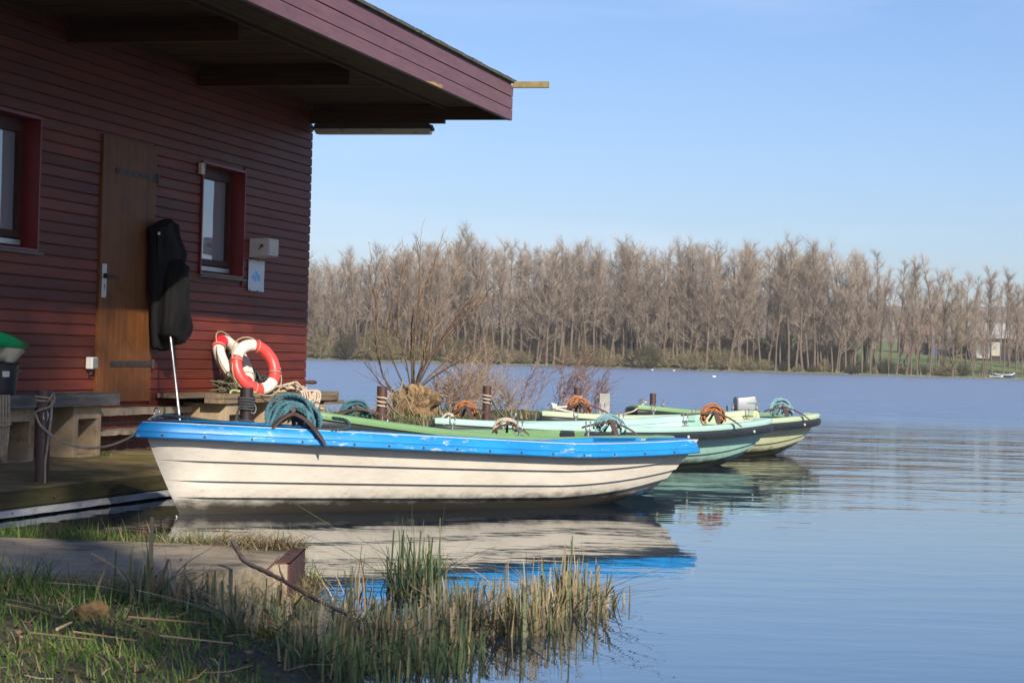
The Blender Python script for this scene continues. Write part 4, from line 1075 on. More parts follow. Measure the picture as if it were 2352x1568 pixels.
rope_obj('mooring_rope', [[bf_ + Vector((.05, 0, -.01)), bf_, at_f(.02, -.3, .03), at_f(.005, -.6, .01)] + sag(at_f(.0, -.5, -.02) + Vector((-.06, -.05, -.04)), at_y(.30, .95, .03), .05, 8)], .010, pm('cream_rope', (.50, .42, .30), .9, .2), 'cream rope running from the farthest green bow down to the pale boat')

# ------------------------------------------------------------------ life rings and gear on the brown bench
def life_ring(center, nrm, up, R1, r, arcs, red, label, white, seed, rope_m):
    nrm = nrm.normalized(); up = (up - nrm * up.dot(nrm)).normalized(); sd_ = nrm.cross(up)
    t = empty('life_ring', center); tag(t, label, 'life ring', 'life rings leaning on the red wall')
    n1, n2 = 72, 20; b = MB(); vs = []
    for i in range(n1):
        a = 2 * math.pi * i / n1; d = up * math.cos(a) + sd_ * math.sin(a)
        for j in range(n2):
            c = 2 * math.pi * j / n2; k = 1 + .03 * noise.noise(Vector((math.cos(a) * 3, math.sin(a) * 3, seed + c)))
            vs.append(d * (R1 + r * math.cos(c) * 1.0 * k) + nrm * r * .92 * math.sin(c) * k)
    def isred(a):
        a = math.degrees(a) % 360
        return any((lo <= a <= hi) or (lo <= a + 360 <= hi) for lo, hi in arcs)
    for which, nm, mt in ((True, 'red_band', red), (False, 'white_band', white)):
        q = MB(); fs = [(i * n2 + j, i * n2 + (j + 1) % n2, ((i + 1) % n1) * n2 + (j + 1) % n2, ((i + 1) % n1) * n2 + j) for i in range(n1) if isred(2 * math.pi * (i + .5) / n1) == which for j in range(n2)]
        q.add(vs, fs); q.build(nm, mt, t, smooth=180)
    b = MB()
    for k in range(4):
        a0 = R_(45 + 90 * k + 10); 
        b.rope([(up * math.cos(a0 + s) + sd_ * math.sin(a0 + s)) * (R1 + r * .96 + .035 * math.sin(s / R_(80) * math.pi) * (1 if k != 2 else -1.5)) + nrm * (r * .4) for s in np.linspace(0, R_(80), 9)], .0065)
    for k in range(4):
        a = R_(45 + 90 * k); d = up * math.cos(a) + sd_ * math.sin(a)
        b.tube([d * (R1 + (r + .006) * math.cos(c)) + nrm * (r + .006) * math.sin(c) * .95 for c in np.linspace(0, 2 * math.pi, 20)[:-1]], .0055, 6, closed=True)
    b.build('grab_rope', rope_m, t, smooth=180); return t
M['ringred'] = pm('ring_red', (.62, .018, .030), .45, .12); M['ringred2'] = pm('ring_coral_red', (.66, .060, .050), .4, .10, spots=((.7, .25, .2), .12, 12))
M['ringwhite'] = pm('ring_white', (.62, .58, .48), .6, .07, bump=.004, bscale=70, spots=((.40, .34, .22), .14, 10))
def HV(x, y, z): return HX * x + HY * y + Vector((0, 0, z))
life_ring(HO + HX * WL(536, 832, .15).x + HY * WL(536, 832, .15).y + Vector((0, 0, WL(536, 832, .15).z)), HV(.86, -.06, .50), HV(-.4, 0, 1), .225, .060, ((-52, 48), (150, 205)), M['ringred'], 'older red and cream life ring standing against the wall, behind the other ring', M['ringwhite'], 2, M['tan_rope'])
life_ring(HO + HX * WL(587, 843, .40).x + HY * WL(587, 843, .40).y + Vector((0, 0, WL(587, 843, .40).z)), HV(.80, -.52, .34), HV(-.45, -.38, 1), .215, .056, ((35, 155), (200, 325)), M['ringred2'], 'coral red and white life ring propped in front of the other ring', M['ringwhite'], 7, M['tan_rope'])
r2 = random.Random(5)
def tangle(c, sx, sy, sz, n, seed, hang=()):
    r = random.Random(seed); out = []
    p_ = []
    for i in range(n): p_.append(Vector((c[0] + r.gauss(0, sx), c[1] + r.gauss(0, sy), c[2] + abs(r.gauss(0, sz)))))
    out.append([HO + HX * v.x + HY * v.y + Vector((0, 0, v.z)) for v in p_])
    for (y0, y1, zlow, x) in hang:
        out.append([W(.40, y0, .645), W(x - .01, y0, .640), W(x + .012, y0 + .01, .57), W(x + .014, (y0 * 2 + y1) / 3, (zlow + .6) / 2 - .03), W(x + .012, (y0 + y1) / 2, zlow), W(x + .014, (y0 + y1 * 2) / 3, (zlow + .6) / 2), W(x + .012, y1, .58), W(x - .01, y1, .642), W(.38, y1, .645)])
    return out
rope_obj('rope_tangle', tangle((.37, -1.15, .64), .07, .16, .035, 40, 3, ((-1.32, -1.18, .45, .487), (-1.25, -1.02, .40, .487), (-1.15, -.95, .38, .487), (-1.05, -.88, .42, .487), (-1.1, -.9, .36, .49), (-1.38, -1.1, .48, .487))), .011, pm('bleached_rope', (.47, .38, .29), .9, .25, (30, 30, 30)), 'tangled bleached rope hanging over the front of the brown bench')
rope_obj('yellow_rope', [[W(.42, -3.05, .636), W(.40, -2.95, .66), W(.43, -2.8, .645), W(.46, -2.6, .64), W(.45, -2.4, .64), W(.47, -2.1, .64), W(.46, -1.85, .642), W(.44, -1.7, .64)], [W(.35, -2.9, .64), W(.44, -2.84, .655), W(.36, -2.78, .65), W(.45, -2.7, .64)]], .010, M['yellow_rope'], 'yellow green rope lying along the brown bench under the rings')
rope_obj('net_heap', tangle((.26, -2.75, .64), .05, .10, .06, 60, 8), .007, pm('olive_net', (.10, .09, .05), .9, .4), 'heap of olive net cord behind the left life ring', 'net', twist=False)
rope_obj('cable_bundle', tangle((.16, -1.65, .64), .045, .09, .085, 60, 9), .014, pm('black_cable', (.012, .012, .013), .6, .3), 'bundle of black cable lying behind the coral life ring', 'cable', twist=False)
hk = WL(4, 912, .42)
rope_obj('rope_hank', [[W(.41 + .012 * k, hk.y - .06 + .022 * k, .66), W(.425 + .01 * k, hk.y - .07 + .024 * k, .50), W(.42 + .01 * k, hk.y - .05 + .016 * k, .30 - .02 * (k % 3)), W(.425, hk.y - .04 + .016 * k, .22 - .03 * (k % 2))] for k in range(5)] + [[W(.41, hk.y - .09, .45), W(.46, hk.y - .03, .44), W(.47, hk.y + .05, .455)]], .012, M['tan_rope'], 'hank of tan rope hanging over the front edge of the grey bench')
# ------------------------------------------------------------------ near bank: grass, reeds, litter
def blades(name, mat_, items, parent=None):
    """items: (x, y, z, height, width, heading, lean, curl) - each a bent tapering blade"""
    vs = []; fs = []
    for (x, y, z, h, w, hd, le, cu, blunt) in items:
        dx, dy = math.cos(hd), math.sin(hd); sx, sy = -dy, dx; b0 = len(vs); n = 3
        for i in range(n + 1):
            q = i / n; out = le * h * q + cu * h * q * q; zz = h * q * (1 - .35 * cu * q)
            ww = w * (1 - q * (.45 if blunt else .93)) * .5
            # blades are folded and twist a little on the way up
            c, s_ = math.cos(q * 1.2 * le), math.sin(q * 1.2 * le)
            vs.append((x + dx * out + (sx * c + dx * s_) * ww, y + dy * out + (sy * c + dy * s_) * ww, z + zz)); vs.append((x + dx * out - (sx * c + dx * s_) * ww, y + dy * out - (sy * c + dy * s_) * ww, z + zz))
        for i in range(n): fs.append((b0 + 2 * i, b0 + 2 * i + 1, b0 + 2 * i + 3, b0 + 2 * i + 2))
    b = MB(); b.v = vs; b.f = fs; b.m = [0] * len(fs)
    return b.build(name, mat_, parent, fix=False, smooth=180)
g_green = [(0, (.070, .130, .018)), (.35, (.115, .205, .028)), (.62, (.155, .255, .050)), (.80, (.20, .235, .075)), (.9, (.34, .27, .13)), (1, (.30, .22, .12))]
M['grass'] = island_mat('grass_blades', g_green, .55, .35)
M['lush'] = island_mat('lush_grass_blades', [(0, (.030, .085, .014)), (.4, (.060, .135, .022)), (.7, (.11, .19, .035)), (.86, (.26, .22, .10)), (1, (.36, .27, .15))], .5, .35)
M['reed'] = island_mat('reed_blades', [(0, (.10, .13, .065)), (.22, (.15, .18, .085)), (.40, (.20, .21, .12)), (.52, (.34, .25, .13)), (.75, (.42, .31, .17)), (.9, (.36, .33, .24)), (1, (.20, .12, .06))], .6, .25)
M['reedgreen'] = island_mat('green_reed_blades', [(0, (.065, .105, .05)), (.5, (.10, .15, .065)), (.8, (.17, .19, .09)), (1, (.34, .25, .12))], .55, .25)
r = random.Random(3)
def on_slab(x, y): return y > 7.92 + max(0, (x + 1.75) * .75) and y < 9.48 and x < -.86
items = []
n = 0
while n < 52000:
    x = r.uniform(-3.6, -.3); y = r.uniform(4.4, 10.4); d = sdist(x, y)
    if d < .05 or on_slab(x, y): n += 1; continue
    dens = .52 + .75 * noise.noise(Vector((x * 1.7, y * 1.7, 6)))
    if x > -1.0 and y < 8: dens -= .15
    if d < .25: dens -= .2
    if y > 9.4: dens += .7
    n += 1
    if r.random() > dens: continue
    back = y > 9.4
    h = r.uniform(.03, .085) if not back else r.uniform(.05, .13) * (.8 + .8 * max(0, noise.noise(Vector((x * 3, y * 2, 2)))))
    items.append((x, y, bank_z(x, y) - .005, h, r.uniform(.003, .0065), r.uniform(0, 6.28), r.uniform(.05, .8), r.uniform(0, .9), False))
tag(blades('grass', M['grass'], items), kind='stuff')
items = []
# taller tufts beside the path and along the water behind it
for (cx, cy, sx, sy, n, h0, h1) in ((-2.35, 9.78, .35, .14, 1300, .05, .15), (-1.75, 9.75, .25, .12, 1100, .06, .16), (-1.28, 9.70, .16, .10, 900, .05, .16), (-1.02, 9.55, .09, .09, 320, .04, .12), (-1.80, 7.78, .13, .08, 230, .06, .20), (-1.85, 7.3, .3, .2, 420, .04, .12), (-1.40, 7.45, .16, .12, 220, .04, .11), (-2.1, 7.85, .2, .08, 120, .04, .14)):
    for _ in range(n):
        x = r.gauss(cx, sx); y = r.gauss(cy, sy)
        if on_slab(x, y) and r.random() < .75: continue
        items.append((x, y, max(bank_z(x, y), .165 if on_slab(x, y) else -1) - .01, r.uniform(h0, h1), r.uniform(.004, .008), r.uniform(0, 6.28), r.uniform(.03, .6), r.uniform(0, .8), False))
tag(blades('tall_grass', M['lush'], items), kind='stuff')
q = W(1.45, -5.55, DZ) ; q = atz(215, 1045, DZ)
it = [(q.x + r.gauss(.02, .07), q.y + r.gauss(0, .04), DZ, r.uniform(.015, .06), .006, r.uniform(0, 6.28), r.uniform(.1, .9), r.uniform(0, .8), False) for _ in range(150)]
tag(blades('grass_tuft', M['lush'], it), 'little grass tuft growing from the dock at the foot of the concrete block', 'grass tuft')

M['spitgrass0'] = island_mat('dry_mat_grass', [(0, (.10, .09, .03)), (.3, (.26, .20, .10)), (1, (.42, .33, .19))], .7, .2)
def reed_clump(label, spots, seed, m=M['reed'], name='reed_clump'):
    r = random.Random(seed); it = []
    for (px, py, sx, sy, n, h0, h1, w0, w1) in spots:
        c = atz(px, py, 0)
        subs = [(r.gauss(c.x, sx), r.gauss(c.y, sy), r.uniform(.012, .05)) for _ in range(max(4, n // 14))]
        for _ in range(n):
            u_ = subs[r.randrange(len(subs))]; x = r.gauss(u_[0], u_[2]); y = r.gauss(u_[1], u_[2]); z = max(-.06, bank_z(x, y) - .02) if sdist(x, y) > -.2 else -.06
            h = r.uniform(h0, h1) * (.84 - .25 * r.random())
            it.append((x, y, z, h + (.05 if z < 0 else 0), r.uniform(w0, w1) * 1.4, r.uniform(0, 6.28), abs(r.gauss(0, .13)), max(0, r.gauss(.0, .22)), r.random() < .5))
        for _ in range(n // 4):        # dead straws bent over
            x = r.gauss(c.x, sx); y = r.gauss(c.y, sy)
            it.append((x, y, max(-.02, bank_z(x, y)), r.uniform(h0, h1) * .9, r.uniform(w0, w1), r.uniform(0, 6.28), r.uniform(.3, 1.4), r.uniform(.3, 1.4), True))
    return tag(blades(name, m, it), label, 'reeds', 'reed clumps along the water edge')
reed_clump('sunlit pale reed clump farthest out in the water', [(1290, 1402, .075, .09, 250, .10, .28, .006, .012), (1375, 1385, .06, .05, 80, .06, .16, .006, .011), (1285, 1400, .05, .05, 40, .25, .42, .004, .007)], 1)
reed_clump('dense grey green reed clump in the middle of the belt', [(1120, 1445, .10, .12, 330, .12, .27, .006, .011), (1060, 1450, .06, .10, 100, .16, .30, .006, .010), (1150, 1430, .08, .08, 40, .26, .36, .004, .007)], 2)
reed_clump('tall dark green tuft of reeds rising behind the belt', [(948, 1368, .045, .06, 130, .18, .38, .005, .010), (940, 1362, .05, .05, 18, .36, .52, .003, .0032)], 3, M['reedgreen'])
reed_clump('straw coloured reeds between the fallen branch and the dark green tuft', [(850, 1475, .10, .15, 220, .10, .24, .006, .011), (930, 1480, .09, .12, 140, .09, .22, .006, .011), (820, 1430, .05, .07, 50, .25, .38, .004, .008)], 4)
reed_clump('broad iris like blades and dry straw in front of the path end', [(640, 1495, .10, .14, 150, .11, .27, .007, .014), (560, 1480, .08, .10, 70, .10, .26, .008, .015), (700, 1505, .07, .12, 70, .10, .25, .007, .013)], 5)
it = []
for (cx, cy, sx, sy, n, zz) in ((-1.02, 9.30, .10, .07, 420, .168), (-1.25, 9.40, .14, .04, 260, .168), (-.80, 8.62, .06, .05, 260, .0), (-1.0, 8.38, .10, .06, 320, .02), (-.82, 8.95, .03, .16, 160, -.02)):
    for _ in range(n):
        x = r.gauss(cx, sx); y = r.gauss(cy, sy); z = zz if on_slab(x, y) else max(bank_z(x, y), -.03)
        it.append((x, y, z, r.uniform(.04, .12), r.uniform(.003, .006), r.uniform(0, 6.28), r.uniform(.4, 1.6), r.uniform(.3, 1.6), False))
tag(blades('dry_grass', M['spitgrass0'], it), kind='stuff')
reed_clump('dry bent iris clump at the corner of the path', [(330, 1462, .06, .07, 70, .14, .28, .008, .015), (350, 1455, .02, .03, 5, .38, .52, .012, .018), (400, 1470, .06, .07, 60, .12, .24, .008, .014)], 6)
reed_clump('short dark reed stubble at the lower edge of the belt', [(800, 1545, .12, .12, 170, .06, .17, .005, .010), (960, 1525, .08, .10, 130, .06, .18, .005, .010), (1010, 1500, .08, .06, 60, .06, .16, .005, .010), (740, 1555, .10, .12, 120, .06, .16, .005, .010)], 7, M['reedgreen'])

# straw, dead leaves and twigs on the ground
M['straw'] = island_mat('dry_straw', [(0, (.10, .065, .035)), (.5, (.24, .17, .09)), (1, (.40, .31, .18))], .7)
b = MB(); r = random.Random(21)
for _ in range(130):
    x = r.uniform(-2.4, -.55); y = r.uniform(5.2, 8.6); 
    if sdist(x, y) < .03 or on_slab(x, y): continue
    a = r.uniform(0, 3.14); L = r.uniform(.05, .22) * (1 if r.random() < .2 else .4); z = bank_z(x, y) + r.uniform(.005, .045); w = r.uniform(.0008, .0022)
    b.tube([(x, y, z), (x + L * .5 * math.cos(a), y + L * .5 * math.sin(a), z + r.uniform(-.005, .02)), (x + L * math.cos(a), y + L * math.sin(a), z + r.uniform(-.01, .03))], [w, w, w * .6], 4)
for (x0, y0, x1, y1, w) in ((-1.25, 6.72, -1.02, 6.50, .0032), (-1.28, 6.35, -1.08, 6.30, .0032), (-1.05, 6.52, -.82, 6.48, .003), (-1.38, 6.22, -1.18, 6.12, .0032), (-1.2, 6.82, -.95, 6.85, .004), (-1.33, 6.36, -1.32, 6.52, .005)):
    b.tube([(x0, y0, bank_z(x0, y0) + .045), (x1, y1, bank_z(x1, y1) + .045)], [w, w * .7], 6)
tag(b.build('straw_litter', M['straw']), kind='stuff')
b = MB()
for _ in range(2200):
    x = r.uniform(-2.3, -.45); y = r.uniform(5.2, 9.4) if r.random() < .5 else r.uniform(5.4, 7.6)
    if sdist(x, y) < .0 or (on_slab(x, y) and r.random() < .93): continue
    z = max(bank_z(x, y), .165 if on_slab(x, y) else -1) + r.uniform(.004, .03); a = r.uniform(0, 6.28); s_ = r.uniform(.004, .016); t1 = r.uniform(-.5, .5); t2 = r.uniform(-.5, .5)
    ux, uy = math.cos(a), math.sin(a)
    b.add([(x - ux * s_, y - uy * s_, z), (x - uy * s_ * .5, y + ux * s_ * .5, z + t1 * s_), (x + ux * s_, y + uy * s_, z + .3 * s_), (x + uy * s_ * .5, y - ux * s_ * .5, z + t2 * s_)], [(0, 1, 2), (0, 2, 3)])
tag(b.build('dead_leaves', island_mat('dead_leaf', [(0, (.025, .016, .010)), (.6, (.075, .042, .022)), (1, (.22, .14, .08))], .7), fix=False), kind='stuff')
def lump(name, loc, s, seed, mat_, label, cat, amp=.35, parent=None, sub=4, f=1.6):
    import bmesh
    bm = bmesh.new(); bmesh.ops.create_icosphere(bm, subdivisions=sub, radius=1)
    for v in bm.verts:
        p = v.co.copy(); k = 1 + amp * noise.fractal(p * f + Vector((seed, 0, 0)), 1.0, 2.0, 4)
        v.co = Vector((p.x * s[0] * k, p.y * s[1] * k, p.z * s[2] * k))
    b = MB(); b.bm(bm); o = b.build(name, mat_, parent, smooth=60); o.location = loc
    return tag(o, label, cat) if label else o
q = atz(208, 1425, .12)
lump('stone', (q.x, q.y, .13), (.065, .06, .05), 3, concrete('ochre_stone', (.22, .13, .055), (.05, .04, .02), .3, .9, 5, (.30, .10, .03)), 'ochre orange stone lying in the grass below the path', 'stone')
b = MB(); pts = [aty(535, 1241, 8.35), aty(560, 1285, 8.2), aty(610, 1312, 7.95), aty(655, 1335, 7.75), aty(710, 1368, 7.5), aty(770, 1398, 7.25), aty(800, 1412, 7.1)]
b.tube(resample(pts, .03), [.0105 - .0070 * i / 60 + .0014 * math.sin(i * 1.7) for i in range(len(resample(pts, .03)))], 8)
for i, (dx, dz) in ((2, (.05, .06)), (3, (-.03, .07)), (4, (.06, -.05))): b.tube([pts[i], pts[i] + Vector((dx * .6, 0, dz * .5)), pts[i] + Vector((dx, .02, dz))], [.006, .004, .002], 5)
tag(b.build('fallen_branch', wood('branch_bark', (.15, .095, .075), (.05, .032, .028), 'x', .75, wear=(.22, .19, .17)), smooth=60), 'bare brown branch slanting from the path end down into the reeds', 'branch')
b = MB(); pts = [aty(15, 1388, 7.0), aty(80, 1402, 6.95), aty(140, 1420, 6.9), aty(150, 1438, 6.85)]
b.tube(pts, [.006, .007, .005, .003], 6); b.tube([pts[2], aty(155, 1405, 6.95), aty(170, 1390, 7)], [.004, .003, .002], 5)
tag(b.build('twig', M['straw']), 'pale dry twig lying over the grass at the left edge', 'twig')

# ------------------------------------------------------------------ grassy spit beyond the boathouse
def spit_z(x, y):       # house-local
    e = min(x + 2.4, 1.72 - x + .12 * noise.noise(Vector((y * 1.4, 1, 1))), y - .3, 11.3 - y)
    return -.4 + .62 * (1 - math.exp(-max(0, e + .12) / .16)) + .05 * noise.noise(Vector((x * 1.5, y * 1.5, 5))) + .02 * noise.noise(Vector((x * 6, y * 6, 5))) if e > -.12 else -.4
vs, fs = grid(-2.8, 2.1, .0, 11.8, .08, spit_z)
b = MB(); b.add(vs, fs); o = b.build('bank', M['soil'], None, fix=False, smooth=180); o.location = HO; o.rotation_euler = (0, 0, -TH); tag(o, kind='structure')
b = MB(); r = random.Random(8)
def stake(y):
    w = r.uniform(.10, .17); x = 1.70 + r.uniform(-.03, .03); h = .16 + r.uniform(-.05, .05)
    b.tube([(x, y, -.3), (x + r.uniform(-.01, .01), y, h - .03), (x, y, h)], [w * .5, w * .48, w * .36], 9)
y = 1.2
while y < 8.6: stake(y); y += r.uniform(.13, .19)
o = b.build('timber_edging', wood('old_timber_edging', (.27, .19, .10), (.10, .07, .04), 'z', .9, wear=(.20, .18, .14))); o.location = HO; o.rotation_euler = (0, 0, -TH); tag(o, 'row of short old timber stakes holding the grassy bank behind the boats', 'edging')
M['spitgrass'] = island_mat('spit_grass', [(0, (.06, .10, .02)), (.4, (.12, .16, .04)), (.6, (.30, .24, .12)), (1, (.42, .33, .19))], .7, .25)
it = []
for _ in range(5200):
    x = r.uniform(-2.3, 1.72); y = r.uniform(.5, 11)
    if r.random() > .55 + .8 * noise.noise(Vector((x * 1.2, y * 1.2, 9))): continue
    p_ = W(x, y, spit_z(x, y) - .01); it.append((p_.x, p_.y, p_.z, r.uniform(.05, .22), r.uniform(.006, .012), r.uniform(0, 6.28), r.uniform(.05, .9), r.uniform(0, 1), False))
tag(blades('bank_grass', M['spitgrass'], it), kind='stuff')

# old willow stump sprouting budding stems
M['stem'] = pm('willow_bark', (.085, .058, .032), .85, .45, (18, 18, 8))
M['twig'] = island_mat('willow_twigs', [(0, (.09, .048, .035)), (.5, (.17, .092, .062)), (1, (.23, .15, .09))], .7)
M['bud'] = island_mat('willow_buds', [(0, (.26, .22, .09)), (1, (.42, .35, .18))], .7)
ws = empty('willow_stump', W(-.69, 6.0, .15)); base = ws.location.copy(); tag(ws, 'rotten willow stump on the grassy bank sprouting budding stems', 'stump')
YS = base.y
lump('stump', (.07, 0, .22), (.30, .24, .27), 14, pm('rotten_wood', (.24, .155, .075), .95, .45, (7, 7, 7), bump=.03, bscale=14, spots=((.045, .028, .015), .6, 6)), None, None, .46, ws, 5, 1.5)
b = MB(); r = random.Random(15)
for _ in range(110):
    a = r.uniform(0, 6.28); q = Vector((-.14 + .28 * math.cos(a) * r.random() ** .5, .26 * math.sin(a) * r.random() ** .5 - .1, r.uniform(.15, .55))); L = r.uniform(.15, .42)
    b.tube([q, q + Vector((r.gauss(.0, .06), -.05, -.3 * L)), q + Vector((r.gauss(-.02, .12), -.10, -L))], [.004, .004, .002], 3)
b.build('dry_grass', M['straw'], ws)
stems = [[(945, 905), (905, 902), (880, 868), (866, 815), (862, 760), (866, 700), (852, 640), (846, 600)], [(946, 905), (944, 860), (946, 780), (950, 720), (975, 655), (1000, 590)], [(950, 900), (970, 850), (1005, 785), (1050, 722), (1098, 668)],
         [(955, 895), (968, 830), (980, 760), (986, 680), (998, 600), (1010, 560)], [(960, 892), (1000, 862), (1060, 825), (1125, 792)], [(952, 895), (985, 820), (1040, 750), (1110, 690), (1120, 640)], [(930, 905), (880, 888), (858, 862), (842, 838)],
         [(942, 898), (930, 830), (914, 750), (922, 650), (928, 575)], [(948, 895), (950, 800), (965, 700), (960, 620), (968, 560)], [(958, 895), (1010, 840), (1080, 790), (1150, 740)], [(935, 900), (905, 830), (890, 760), (900, 690), (888, 620)], [(950, 892), (980, 800), (1020, 700), (1060, 620)], [(955, 890), (1010, 800), (1075, 720), (1130, 660)]]
bs = MB(); bt = MB(); bb = MB()
def P_(px, py, Y): return aty(px, py, Y) - base
for k, st in enumerate(stems):
    Y0 = YS + r.uniform(-.15, .15); Y1 = YS + r.uniform(-.7, .7); m_ = len(st)
    pts = resample([P_(px + r.uniform(-4, 4), py, Y0 + (Y1 - Y0) * i / m_) for i, (px, py) in enumerate(st)], .07); n = len(pts)
    r0 = .0145 if k in (0, 1, 2, 3, 8) else .009
    bs.tube(pts, [r0 * (1 - i / n) ** .8 + .0025 for i in range(n)], 6)
    for i in range(3, n, 1):
        if r.random() < .85:
            d = (pts[min(i + 1, n - 1)] - pts[i - 1]).normalized(); L = r.uniform(.12, .62) * (1.1 - .5 * i / n)
            dr = (d + Vector((r.uniform(-.55, .75), r.uniform(-.6, .6), r.uniform(-.15, .4)))).normalized(); p0 = pts[i]; tw = [p0]
            for s_ in range(5): dr = (dr + Vector((r.gauss(0, .14), r.gauss(0, .12), r.gauss(.06, .08)))).normalized(); tw.append(tw[-1] + dr * L / 5)
            bt.tube(tw, [.0055, .0045, .004, .0035, .003, .002], 4)
            for t_ in tw[1:]:
                if r.random() < .33:
                    c = t_ + Vector((r.gauss(0, .0032), r.gauss(0, .0032), r.gauss(0, .0032))); w = r.uniform(.004, .009); b_ = len(bb.v)
                    bb.add([c + Vector((w, 0, 0)), c + Vector((-w, 0, 0)), c + Vector((0, w, 0)), c + Vector((0, -w, 0)), c + Vector((0, 0, w * 1.6)), c + Vector((0, 0, -w * 1.3))], [(0, 2, 4), (2, 1, 4), (1, 3, 4), (3, 0, 4), (2, 0, 5), (1, 2, 5), (3, 1, 5), (0, 3, 5)])
bs.build('stems', M['stem'], ws, smooth=180); tag(bt.build('twigs', M['twig'], ws), kind='stuff'); tag(bb.build('buds', M['bud'], ws), kind='stuff')

def twiggy(name, px, py, hpx, n, lean, spread, mat_, label, seed, wig=.10, rr=.006, sub=5, Y=None):
    r = random.Random(seed); c = atz(px, py, .2)
    if Y: c = aty(px, py, Y)
    H_ = hpx * c.y / FPX; b = MB(); o_ = empty(name, c); tag(o_, label, 'shrub', 'bare shrubs on the grassy bank'); tw_ = MB()
    for k in range(n):
        d = Vector((lean + r.gauss(0, spread), r.gauss(0, spread), 1)).normalized(); p = Vector((r.gauss(0, .09), r.gauss(0, .12), -.05)); L = H_ * r.uniform(.5, 1.05); pts = [p]
        for s_ in range(9): d = (d + Vector((r.gauss(lean * .06, wig), r.gauss(0, wig), r.gauss(.02, wig * .6)))).normalized(); pts.append(pts[-1] + d * L / 9)
        b.tube(pts, [rr * (1 - i / 11) for i in range(10)], 4)
        for i in range(2, 10):
            for _ in range(sub if i > 3 else 2):
                if r.random() < .5:
                    e = (d + Vector((r.gauss(lean * .4, .6), r.gauss(0, .5), r.gauss(.0, .45)))).normalized(); L2 = r.uniform(.08, .34); tp = [pts[i]]
                    for s_ in range(4): e = (e + Vector((r.gauss(0, wig * 1.6), r.gauss(0, wig), r.gauss(.03, wig)))).normalized(); tp.append(tp[-1] + e * L2 / 4)
                    tw_.tube(tp, [.0034, .003, .0026, .0022, .0015], 3)
    b.build('stems', mat_, o_); tw_.build('twigs', mat_, o_); return o_
M['weed'] = island_mat('dry_weed', [(0, (.22, .15, .10)), (.6, (.36, .26, .18)), (1, (.46, .35, .25))], .8)
M['redtwig'] = island_mat('reddish_twigs', [(0, (.14, .07, .055)), (.5, (.24, .14, .11)), (1, (.34, .23, .17))], .8)
twiggy('shrub', 1062, 958, 150, 22, .12, .20, M['weed'], 'fluffy tan dry weeds just right of the rotten stump', 31, .13, .005, 8)
twiggy('shrub', 1020, 958, 110, 18, .14, .26, M['weed'], 'low tan dry weeds at the foot of the rotten stump', 36, .14, .005, 8)
twiggy('shrub', 1150, 952, 95, 14, .10, .26, M['weed'], 'low pale dry weeds between the posts behind the mint boat', 37, .14, .005, 7)
twiggy('shrub', 1105, 955, 170, 14, .10, .16, M['weed'], 'pale dry weeds behind the post of the mint boat', 32, .12, .005, 7)
twiggy('shrub', 1195, 945, 150, 9, .20, .14, M['redtwig'], 'thin wind bent brown shrub in the gap between two posts', 33, .08, .007, 5)
twiggy('shrub', 1275, 945, 170, 16, .42, .30, M['redtwig'], 'reddish twiggy shrub behind the post with the orange rope, leaning to the right', 34, .08, .007, 6)
twiggy('shrub', 1345, 948, 120, 14, .40, .34, M['redtwig'], 'lower reddish shrub spreading over the water at the end of the bank', 35, .09, .006, 6)
b = MB(); q = aty(1388, 930, 30.5); b.box(-.075, .075, -.06, .06, -.9, .165, 0, .01); o = b.build('fence_post', concrete('pale_concrete_post', (.34, .33, .31))); o.location = (q.x, q.y, q.z); tag(o, 'pale square concrete post among the reddish twigs', 'post')
SHADE = [(4.705, -5.083, 389, 18.861, dict(r0=.28, start=.618, nb=63, ang=1.0, blen=3.041, twigs=1.526, tw=.07, tlen=1.0)),
         (5.188, -6.621, 328, 11.389, dict(r0=.18, start=.411, nb=13, ang=.8, blen=2.186, twigs=.391, tw=.05, tlen=.8)),
         (6.369, -7.345, 648, 11.775, dict(r0=.16, start=.605, nb=16, ang=.8, blen=.923, twigs=.732, tw=.05, tlen=.6))]
# ------------------------------------------------------------------ the wood along the far shore
M['bark'] = pm('alder_bark', (.135, .100, .070), .9, .35, (1.2, 1.2, .4), spots=((.05, .036, .028), .40, (2.4, 2.4, .5)))
M['crown'] = island_mat('bare_twigs', [(0, (.15, .115, .085)), (.35, (.27, .210, .155)), (.7, (.36, .285, .215)), (1, (.44, .37, .29))], .9)
M['crown_pale'] = island_mat('pale_twigs', [(0, (.20, .16, .10)), (.5, (.31, .27, .17)), (1, (.40, .36, .24))], .9)
M['crown_lichen'] = island_mat('lichen_twigs', [(0, (.15, .11, .05)), (.5, (.26, .20, .09)), (1, (.34, .28, .14))], .9)
M['bush'] = island_mat('bush_twigs', [(0, (.115, .088, .048)), (.5, (.19, .155, .082)), (1, (.27, .23, .125))], .9)
M['bush_green'] = island_mat('budding_bush_twigs', [(0, (.13, .105, .055)), (.5, (.205, .172, .088)), (1, (.27, .23, .125))], .9)
M['bush_dark'] = island_mat('dark_bush', [(0, (.03, .032, .018)), (.6, (.06, .06, .03)), (1, (.10, .085, .05))], .9)
def limb(b, p, d, L, r0, r1, rn, wob, up, seg=5, sides=4):
    pts = [p]; dirs = [d]
    for i in range(seg):
        d = (d + Vector((rn.gauss(0, wob), rn.gauss(0, wob), rn.gauss(up, wob * .5)))).normalized(); pts.append(pts[-1] + d * L / seg); dirs.append(d)
    b.tube(pts, [r0 + (r1 - r0) * i / seg for i in range(seg + 1)], sides, caps=False); return pts, dirs
